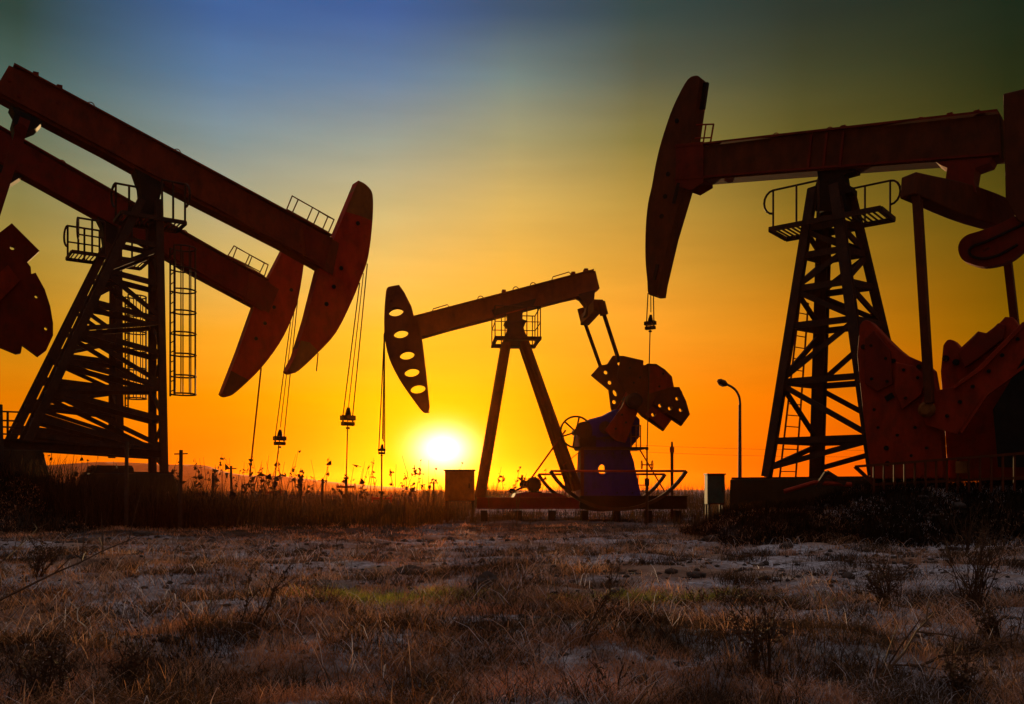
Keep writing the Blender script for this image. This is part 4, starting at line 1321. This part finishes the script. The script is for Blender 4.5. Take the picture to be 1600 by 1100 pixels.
cwD2.prism(D.poly([(1352, 530), (1366, 516), (1392, 548), (1396, 600), (1372, 612), (1352, 600)], vn + 0.07), -(vn + 0.12), -(vn + 0.052))
cwD2.build('side_weight', M['red_dark'], cw1, bevel=0.02)
cwD3 = MB()
cwD3.prism(D.poly([(1400, 566), (1430, 572), (1448, 592), (1440, 618), (1410, 640), (1398, 610)], vn + 0.07), -(vn + 0.12), -(vn + 0.052))
cwD3.build('side_weight', M['rust'], cw1, bevel=0.02)
dots(D, cw1, [(1361, 540), (1384, 560), (1362, 592), (1386, 596), (1412, 578), (1434, 590), (1415, 622), (1366, 640), (1372, 668), (1430, 668), (1448, 700), (1424, 712), (1402, 680)], vn + 0.12, 0.035, M['black'])
rbm = MB()
for e0, e1 in (((1600, 507), (1536, 574)), ((1536, 574), (1490, 606)), ((1648, 538), (1542, 616)), ((1542, 616), (1502, 676))):
    rbm.bar(D.p(*e0, vn + 0.22), D.p(*e1, vn + 0.22), 0.06, 0.07, up=(0, 1, 0))
rbm.build('crank_rib', M['rust'], rd)
dots(D, rd, [(1590, 530), (1566, 555), (1545, 580), (1520, 604), (1500, 628), (1480, 650)], vn + 0.2, 0.04, M['black'])
sw = MB()
for (q, r0_, r1_) in (((1478, 560), 0.0, 0), ((1494, 566), 0, 0), ((1514, 548), 0, 0), ((1540, 530), 0, 0)):
    c_ = D.p(*q, vn - 0.4)
    sw.tube([c_ + Vector((0, 0.02, 0)), c_ + Vector((0, -0.05, 0))], 0.07, 8)
sw.build('weight_bolts', M['black'], rd)
lug = MB()
lug.prism(D.poly([(1498, 552), (1526, 522), (1545, 520), (1560, 505), (1572, 508), (1568, 530), (1530, 560), (1508, 575)], vn - 0.35), -(vn - 0.30), -(vn - 0.415))
lug.build('side_weight', M['red_dark'], rd, bevel=0.02)
c = D.p(1449, 640, vn + 0.2)
MB().tube([c + Vector((0, 0.3, 0)), c + Vector((0, -0.10, 0)), c + Vector((0, -0.16, 0))], [0.17, 0.17, 0.11], 18).build('crank_pin', M['ochre'], rd)
prism_part(D, rd, 'counterweight', [(1480, 600), (1500, 520), (1560, 505), (1640, 520), (1680, 640), (1640, 740), (1500, 740)], -1.0, -1.35, M['rust'], trace=vn)
prism_part(D, rd, 'gear_reducer', [(1528, 660), (1560, 590), (1700, 560), (1760, 760), (1520, 760)], 0.62, -0.8, M['black'], trace=vn, bevel=0.04)
gc = MB()
gc.prism(D.poly([(1552, 640), (1600, 560), (1690, 545), (1690, 730), (1560, 730)], vn + 0.2), -(vn + 0.24), -(vn + 0.06))
gc.build('guard_cover', M['black'], rd)
# tower
b_ = 1.0
zb = CAM_H + 20 / F * 22.0
zt2 = D.sz(1298, 296)[1]
botD = {}; topD = {}
for key, v, pb_, pt_ in (((0, 0), b_, 1198, 1270), ((0, 1), -b_, 1276, 1289), ((1, 0), b_, 1366, 1304), ((1, 1), -b_, 1435, 1328)):
    botD[key] = Vector((D.sz(pb_, 745, v)[0], -v, zb))
    vt = v * 0.25
    topD[key] = Vector((D.sz(pt_, 296, vt)[0], -vt, zt2))
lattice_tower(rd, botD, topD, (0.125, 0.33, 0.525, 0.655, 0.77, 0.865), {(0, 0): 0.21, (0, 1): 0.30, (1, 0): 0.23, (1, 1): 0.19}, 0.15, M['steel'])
prism_part(D, rd, 'saddle_bearing', [(1276, 262), (1336, 258), (1336, 267), (1318, 272), (1320, 284), (1331, 292), (1331, 300), (1320, 302), (1322, 330), (1274, 330), (1276, 302), (1262, 300), (1262, 294), (1274, 290), (1278, 276)], 0.2, -0.2, M['black'])
platform(rd, D.sz(1298, 351)[1], -1.36, 1.36, 0.56, 0.92, M['steel'], [(-1, -1.25, -0.1), (1, 1.25, 0.1)], r=0.026)
lm = MB()
def onface(f, t):
    return lerp(lerp(botD[(0, 0)], botD[(0, 1)], f), lerp(topD[(0, 0)], topD[(0, 1)], f), t) + Vector((-0.12, 0, 0))
for f in (0.34, 0.66):
    lm.tube([onface(f, -0.02), onface(f, 0.62)], 0.024, 6)
for k in range(16):
    t = 0.02 + 0.6 * k / 15
    lm.tube([onface(0.34, t), onface(0.66, t)], 0.014, 5)
lm.build('ladder', M['rust'], rd)
bridle(D, rd, (1012.5, 458), (1021, 462), (1016, 502), (1011, 705), 0.0, M['cable'], M['black'], 15, 0.016, 0.016)
plinth('concrete_plinth', "long concrete plinth under the tower of the right hand pumpjack", D, -2.1, 2.4, 1.25, zb - 0.06, 0.02, M['concrete'])

# low railing before the right counterweight
gr = empty('guard_railing', at(1345, 760, 18.6))
g0 = Vector(gr.location)
P0, P1 = at(1336, 729, 18.6), at(1640, 705, 16.9)
Q0, Q1 = at(1366, 757, 18.6), at(1640, 744, 16.9)
m = MB(); m.bar(P0 - g0, P1 - g0, 0.05, 0.05)
tr = m.build('top_rail', M['maroon'], gr)
m = MB(); m.bar(Q0 - g0, Q1 - g0, 0.04, 0.05); m.build('bottom_rail', M['maroon'], gr)
m = MB(); m.bar(lerp(P0, Q0, 0.0) - g0, Q0 - g0, 0.05, 0.07); m.build('end_strut', M['maroon'], gr)
for k in range(17):
    t = k / 16
    tp_ = lerp(P0, P1, 0.105 + 0.895 * t); b = lerp(Q0, Q1, t)
    MB().bar(tp_ - g0, Vector((tp_.x, tp_.y, b.z - 0.25)) - g0, 0.035, 0.03).build('baluster', M['maroon'], gr)
for t in (0.49,):
    tp_ = lerp(P0, P1, t + 0.1); b = lerp(Q0, Q1, t)
    MB().box(((tp_ + b) / 2) - g0 + Vector((0, -0.04, 0.04)), (0.24, 0.02, 0.24)).build('sheet_panel', M['ochre'], gr)
tag(gr, "low rusty railing along the top of the dark bank at the right", 'railing')

# pipe prop poking out between plinth and bank
pp = empty('pipe_support', at(1286, 760, 19.4)); g1 = Vector(pp.location)
m = MB()
m.bar(at(1276, 762, 19.4) - g1, at(1292, 738, 19.4) - g1, 0.10, 0.10)
m.bar(at(1291, 738, 19.4) - g1, at(1320, 756, 19.4) - g1, 0.10, 0.10)
m.build('strut', M['steel'], pp)
m = MB()
m.tube([at(1225, 768, 19.4) - g1, at(1272, 754, 19.4) - g1, at(1330, 757, 19.4) - g1], 0.05, 8)
m.build('pipe', M['rust'], pp)
tag(pp, "bent black steel prop under a thin pipe between plinth and bank", 'support')

# ================================================================== wellheads
def wellhead(label, x, y, h, r):
    z = hz(x, y)
    root = empty('wellhead', (x, y, z))
    m = MB()
    m.tube([(0, 0, -0.1), (0, 0, h * 0.55)], r * 1.3, 12)
    m.tube([(0, 0, h * 0.55), (0, 0, h)], r * 0.8, 10)
    m.tube([(0, 0, h * 0.5), (0, 0, h * 0.6)], r * 2.2, 12)
    m.tube([(0, 0, h - 0.05), (0, 0, h + 0.03)], r * 1.5, 12)
    m.build('casing_pipe', M['steel'], root)
    m = MB(); m.tube([(-r * 5, 0, h * 0.78), (r * 5, 0, h * 0.78)], r * 0.6, 8)
    v = m.build('valve_pipe', M['rust'], root)
    w = MB()
    for sg in (-1, 1):
        w.tube([(sg * r * 5 , 0.12 * math.cos(a), h * 0.78 + 0.12 * math.sin(a)) for a in [2 * math.pi * k / 12 for k in range(12)]], 0.014, 5, closed=True)
    w.build('hand_wheel', M['rust'], v)
    tag(root, label, 'wellhead', 'wellheads under the pump rods')
def below(fr, px, py):
    s, z = fr.sz(px, py)
    return fr.x0 + s * fr.c, fr.y0 + s * fr.s
x, y = below(A, 541, 745); wellhead("wellhead under the rod of the nearest left pumpjack", x, y, 1.4, 0.06)
x, y = below(B, 428, 760); wellhead("wellhead among reeds under the rod of the rear left pumpjack", x, y, 1.15, 0.06)
x, y = below(C, 596.2, 775); wellhead("wellhead under the rod of the centre pumpjack", x, y, 0.9, 0.06)
x, y = below(D, 1011, 705); wellhead("thin wellhead under the rod of the right hand pumpjack", x, y, 2.15, 0.03)

# ================================================================== fence posts
posts = [
    ("dark fence post with a stub arm under the nearest left tower", 197, 690, 21.5, 0.10, True),
    ("tall dark fence post right of the nearest left tower", 281, 703, 21.5, 0.10, True),
    ("thin fence post at the foot of the left hill", 332, 739, 26, 0.09, False),
    ("thin fence post standing among reeds left of the slanting rope", 362, 728, 26, 0.07, True),
    ("short fence post right of the rear left wellhead", 470, 744, 29, 0.09, False),
    ("short fence post topped by a crossbar left of the nearest wellhead", 503, 748, 30, 0.09, True),
    ("short fence post under the glare of the sun", 677, 752, 30, 0.07, True),
    ("thin fence post behind the left earth mound", 55, 708, 25, 0.10, False),
    ("tall post at the left edge beside a side railing", 2, 632, 23.5, 0.13, False),
]
for lab, px, py, d, w, arm in posts:
    top = at(px, py, d); z0 = hz(top.x, top.y)
    root = empty('fence_post', (top.x, top.y, z0))
    h = top.z - z0
    lean = random.uniform(-0.02, 0.02) * h
    MB().tube([(0, 0, -0.2), (lean * 0.5, 0, h * 0.5), (lean, 0, h)], [w * 0.52, w * 0.5, w * 0.46], 8).build('post', M['wood'], root)
    if arm:
        MB().bar((lean - 0.16, 0, h * 0.95), (lean + 0.16, 0, h * 0.955), 0.035, 0.03).build('stub_arm', M['wood'], root)
    tag(root, lab, 'post', 'fence posts along the weed belt')

# side railing behind the left tower
srl = empty('side_railing', at(10, 700, 29)); gs = Vector(srl.location)
m = MB()
for yy in (643, 657, 667, 678):
    m.tube([at(-60, yy - 2, 29) - gs, at(34, yy + 1, 29) - gs], 0.028, 6)
m.build('rail', M['steel'], srl)
for px in (-55, -20, 12, 33):
    MB().tube([at(px, 642, 29) - gs, Vector((at(px, 642, 29).x, 29, -0.1)) - gs], 0.035, 6).build('post', M['steel'], srl)
tag(srl, "dark pipe railing behind the left tower at the photo edge", 'railing')

# ================================================================== street lamp, poles, cabinets
d = 34.0
b = at(1156, 765, d)
root = empty('street_lamp', (b.x, b.y, hz(b.x, b.y)))
zt_ = at(1156, 625, d).z
m = MB()
arc_ = []
for (px, py) in smooth_poly([(1156.5, 632), (1155, 620), (1150, 610), (1143, 604), (1135, 600)], 4):
    q = at(px, py, d); arc_.append((q.x - b.x, 0, q.z))
m.tube([(0, 0, -0.2), (0, 0, 1.2)], 0.10, 12)
m.tube([(0, 0, 1.2), (0, 0, at(0, 632, d).z)] + arc_, [0.075, 0.055] + [0.045] * len(arc_), 10)
m.build('pole', M['lampgrey'], root)
q0 = at(1136, 601, d) - b; q1 = at(1121, 594, d) - b
q0.z += b.z; q1.z += b.z; q0.y = q1.y = 0
m = MB()
m.tube([q0, lerp(q0, q1, 0.3), lerp(q0, q1, 0.75), q1], [0.06, 0.13, 0.12, 0.05], 12)
lh = m.build('lamp_head', M['steel'], root)
m = MB()
m.tube([lerp(q0, q1, 0.32) - Vector((0, 0, 0.06)), lerp(q0, q1, 0.8) - Vector((0, 0, 0.06))], [0.09, 0.085], 12)
m.build('lamp_lens', M['lens'], lh)
tag(root, "slim street lamp with one curved arm left of the right tower", 'street lamp')

def pole(label, px, py, d, r):
    t = at(px, py, d); z0 = hz(t.x, t.y)
    root = empty('pole', (t.x, t.y, z0))
    h = t.z - z0
    MB().tube([(0, 0, -0.2), (0, 0, h * 0.85), (0, 0, h)], [r, r, r * 0.6], 8).build('shaft', M['steel'], root)
    MB().tube([(0, 0, h * 0.86), (0, 0, h * 0.93)], r * 1.5, 8).build('collar', M['rust'], root)
    tag(root, label, 'pole')
pole("short dark pole standing right of the blue gearbox stand", 1050, 690, 29.5, 0.05)

def cabinet(label, x0, x1, y0, y1, d, mat, depth, door_mat, legy):
    a = at(x0, y0, d); c = at(x1, y1, d)
    w = c.x - a.x; h = a.z - c.z
    cx = (a.x + c.x) / 2
    z0 = hz(cx, d)
    root = empty('control_cabinet', (cx, d, z0))
    zc = (a.z + c.z) / 2 - z0
    MB().box((0, 0, zc), (w, depth, h)).build('housing', mat, root, bevel=0.015)
    dm = MB(); dm.box((0, -depth / 2 - 0.012, zc), (w * 0.88, 0.02, h * 0.9))
    dr = dm.build('door', door_mat, root, bevel=0.006)
    hm = MB(); hm.tube([(w * 0.34, -depth / 2 - 0.05, zc - h * 0.08), (w * 0.34, -depth / 2 - 0.05, zc + h * 0.08)], 0.014, 6)
    hm.build('handle', M['black'], dr)
    rm_ = MB(); rm_.box((0, -0.02, zc + h / 2 + 0.02), (w * 1.08, depth * 1.15, 0.04)); rm_.build('roof_plate', M['steel'], root)
    for sx in (-1, 1):
        for sy in (-1, 1):
            MB().box((sx * (w / 2 - 0.05), sy * (depth / 2 - 0.05), (c.z - z0) / 2 - 0.05), (0.06, 0.06, c.z - z0 + 0.1)).build('leg', M['steel'], root)
    tag(root, label, 'cabinet', 'metal cabinets on legs')
cabinet("orange metal cabinet on legs beside the left leg of the centre pumpjack", 696, 741, 736, 782, 26.8, M['orange'], 0.5, M['orange'], 815)
cabinet("narrow teal metal cabinet on legs left of the street lamp", 1103, 1130, 742, 788, 27.5, M['steel'], 0.45, M['teal'], 812)

# far power line behind the right tower
pw = empty('power_line', (30, 160, 0))
m = MB()
for dy, dz in ((0, 0), (0, -1.2)):
    pts = []
    for k in range(25):
        t = k / 24
        pts.append((-12.7 + 63.5 * t, dy, 9.3 - 1.0 * t + dz - 0.6 * (1 - (2 * t - 1) ** 2)))
    m.tube(pts, 0.022, 4)
m.build('wire', M['steel'], pw)
for sx in (-12.7, 50.8):
    MB().tube([(sx, 0, -0.5), (sx, 0, 9.5 if sx < 0 else 8.5)], 0.14, 8).build('pole', M['wood'], pw)
tag(pw, "faint sagging power line across the orange sky behind the lamp", 'power line')

# ================================================================== light
SUN_AZ = math.atan2(692 - 800, F)
SUN_EL = math.atan2(HY - 702, F)
sd = Vector((math.sin(SUN_AZ) * math.cos(SUN_EL), math.cos(SUN_AZ) * math.cos(SUN_EL), math.sin(SUN_EL)))
ld = bpy.data.lights.new("sun", 'SUN')
ld.energy = 5.0; ld.angle = R(0.5); ld.color = (1.0, 0.62, 0.25)
lo = bpy.data.objects.new("sun", ld); COL.objects.link(lo)
LAMP_EL = R(3.5)
sd = Vector((math.sin(SUN_AZ) * math.cos(LAMP_EL), math.cos(SUN_AZ) * math.cos(LAMP_EL), math.sin(LAMP_EL)))
lo.rotation_euler = sd.to_track_quat('Z', 'Y').to_euler()
lo.location = (0, 0, 30)

world = bpy.data.worlds.new("World"); scene.world = world
world.use_nodes = True
nt = world.node_tree; nt.nodes.clear()
N = nt.nodes.new; L = nt.links.new
def val(sock, v):
    if isinstance(v, (int, float, tuple)): sock.default_value = v
    else: L(v, sock)
def mth(op, a, b=None, c=None):
    n = N("ShaderNodeMath"); n.operation = op
    val(n.inputs[0], a)
    if b is not None: val(n.inputs[1], b)
    if c is not None: val(n.inputs[2], c)
    return n.outputs[0]
def mrange(v, a, b, kind='SMOOTHSTEP'):
    n = N("ShaderNodeMapRange"); n.interpolation_type = kind
    val(n.inputs[0], v); n.inputs[1].default_value = a; n.inputs[2].default_value = b
    n.inputs[3].default_value = 0; n.inputs[4].default_value = 1
    return n.outputs[0]
def mixc(f, a, b, mode='MIX'):
    n = N("ShaderNodeMix"); n.data_type = 'RGBA'; n.blend_type = mode; n.clamp_result = False
    val(n.inputs[0], f); val(n.inputs[6], a); val(n.inputs[7], b)
    return n.outputs[2]
tc = N("ShaderNodeTexCoord"); sx = N("ShaderNodeSeparateXYZ"); L(tc.outputs["Generated"], sx.inputs[0])
az = mth('ARCTAN2', sx.outputs[0], sx.outputs[1])
el = mth('ARCSINE', sx.outputs[2])
eln = mth('DIVIDE', el, R(60))
ROWS = [760, 700, 620, 520, 420, 320, 220, 120, 20]
SKY = {
    30:   [(232, 100, 0), (238, 118, 0), (225, 125, 0), (195, 135, 20), (170, 135, 45), (140, 130, 70), (105, 115, 85), (72, 98, 88), (45, 70, 62)],
    350:  [(255, 110, 0), (255, 126, 0), (255, 150, 0), (245, 170, 40), (215, 180, 90), (170, 165, 125), (130, 150, 150), (90, 125, 160), (62, 100, 155)],
    600:  [(255, 128, 0), (255, 165, 0), (255, 182, 0), (255, 190, 45), (235, 195, 95), (200, 185, 125), (150, 160, 145), (100, 130, 160), (62, 98, 155)],
    800:  [(255, 125, 0), (255, 148, 0), (255, 166, 5), (255, 178, 40), (240, 185, 70), (215, 180, 95), (165, 160, 115), (115, 135, 130), (60, 85, 110)],
    1000: [(255, 112, 0), (255, 126, 0), (255, 144, 8), (245, 160, 40), (220, 160, 55), (185, 150, 65), (135, 125, 65), (88, 95, 75), (50, 72, 70)],
    1250: [(252, 92, 0), (252, 106, 0), (242, 120, 0), (215, 130, 15), (170, 120, 25), (130, 105, 30), (95, 88, 35), (65, 70, 42), (42, 55, 45)],
    1580: [(215, 80, 0), (195, 82, 0), (170, 90, 0), (130, 90, 0), (110, 80, 5), (85, 75, 15), (55, 58, 18), (32, 44, 20), (22, 40, 25)],
}
def sky_ramp(px, cols):
    r = N("ShaderNodeValToRGB"); r.color_ramp.interpolation = 'B_SPLINE' if False else 'LINEAR'
    e = r.color_ramp.elements
    while len(e) < len(cols) + 2: e.new(0.9)
    hyp = math.hypot(F, px - 800)
    for i, (row, c) in enumerate(zip(ROWS, cols)):
        e[i].position = max(0.0, math.atan2(HY - row, hyp) / R(60))
        e[i].color = srgb(*c)
    last = srgb(*cols[-1])
    e[len(cols)].position = 0.72; e[len(cols)].color = (last[0] * 0.6 , last[1] * 0.6, last[2] * 0.6 + 0.01, 1)
    e[len(cols) + 1].position = 1.0; e[len(cols) + 1].color = (0.03, 0.045, 0.085, 1)
    L(eln, r.inputs[0])
    return r.outputs[0]
keys = sorted(SKY)
cur = sky_ramp(keys[0], SKY[keys[0]])
for a, b in zip(keys[:-1], keys[1:]):
    f = mrange(az, math.atan2(a - 800, F), math.atan2(b - 800, F), 'LINEAR')
    cur = mixc(f, cur, sky_ramp(b, SKY[b]))
# faint streaks of thin cloud
mpn = N("ShaderNodeMapping"); mpn.inputs["Scale"].default_value = (3.0, 3.0, 22.0)
L(tc.outputs["Generated"], mpn.inputs["Vector"])
cn = N("ShaderNodeTexNoise"); cn.inputs["Scale"].default_value = 1.6; cn.inputs["Detail"].default_value = 5; cn.inputs["Roughness"].default_value = 0.55
L(mpn.outputs[0], cn.inputs["Vector"])
cs = N("ShaderNodeMapRange"); cs.inputs[1].default_value = 0.3; cs.inputs[2].default_value = 0.7; cs.inputs[3].default_value = 0.95; cs.inputs[4].default_value = 1.055
L(cn.outputs["Fac"], cs.inputs[0])
vs_ = N("ShaderNodeVectorMath"); vs_.operation = 'SCALE'; L(cur, vs_.inputs[0]); L(cs.outputs[0], vs_.inputs[3])
cur = vs_.outputs[0]
# sun glow
dx = mth('MULTIPLY', mth('SUBTRACT', az, SUN_AZ), math.degrees(1))
dy = mth('MULTIPLY', mth('SUBTRACT', el, SUN_EL), math.degrees(1) * 1.35)
r2 = mth('ADD', mth('MULTIPLY', dx, dx), mth('MULTIPLY', dy, dy))
g1 = mth('POWER', math.e, mth('MULTIPLY', r2, -1 / (1.5 ** 2)))
rr_ = mth('SQRT', r2)
g2 = mth('POWER', math.e, mth('MULTIPLY', rr_, -1 / 2.7))
def scale(col, f):
    n = N("ShaderNodeVectorMath"); n.operation = 'SCALE'
    n.inputs[0].default_value = col; L(f, n.inputs[3]); return n.outputs[0]
def addc(a, b):
    n = N("ShaderNodeVectorMath"); n.operation = 'ADD'; L(a, n.inputs[0]); L(b, n.inputs[1]); return n.outputs[0]
cur = addc(cur, scale((3.8, 2.9, 1.75), g1))
cur = addc(cur, scale((0.7, 0.44, 0.0), g2))
# the rest of the dome: tinted dusk sky, raised overhead to brighten the ground
nk = N("ShaderNodeTexSky"); nk.sky_type = 'NISHITA'; nk.sun_disc = False
nk.sun_elevation = LAMP_EL; nk.sun_rotation = SUN_AZ
nk.air_density = 1.0; nk.dust_density = 2.0
nks = N("ShaderNodeVectorMath"); nks.operation = 'SCALE'
nkt = mixc(1.0, nk.outputs[0], (1.38, 0.84, 0.64, 1), 'MULTIPLY')
L(nkt, nks.inputs[0])
L(mth('MULTIPLY_ADD', mrange(el, R(38), R(78)), 1.75, 0.062), nks.inputs[3])
away = mth('MAXIMUM', mrange(mth('ABSOLUTE', az), R(36), R(85)), mrange(el, R(35), R(65)))
fin = mixc(away, cur, nks.outputs[0])
bg = N("ShaderNodeBackground"); L(fin, bg.inputs[0]); bg.inputs[1].default_value = 1.0
ow = N("ShaderNodeOutputWorld"); L(bg.outputs[0], ow.inputs[0])

# ------------------------------------------------------------------ haze
hm_ = bpy.data.materials.new("evening_haze"); hm_.use_nodes = True
hn = hm_.node_tree; hn.nodes.clear()
ho = hn.nodes.new("ShaderNodeOutputMaterial"); hv_ = hn.nodes.new("ShaderNodeVolumePrincipled")
hv_.inputs["Color"].default_value = (0.92, 0.22, 0.012, 1)
hv_.inputs["Density"].default_value = 0.00012
hv_.inputs["Anisotropy"].default_value = 0.85
hn.links.new(hv_.outputs[0], ho.inputs["Volume"])
hb = MB().box((0, 1290, 20), (3700, 2800, 50)).build('haze', hm_)
tag(hb, "thin orange evening haze in the air over the oil field", kind='stuff')

# ------------------------------------------------------------------ view
scene.view_settings.view_transform = 'Standard'
scene.view_settings.look = 'None'
scene.view_settings.exposure = 0.0
scene.view_settings.gamma = 1.0
scene.view_settings.use_curve_mapping = False
scene.render.engine = 'CYCLES'
scene.cycles.max_bounces = 6
scene.cycles.use_denoising = True
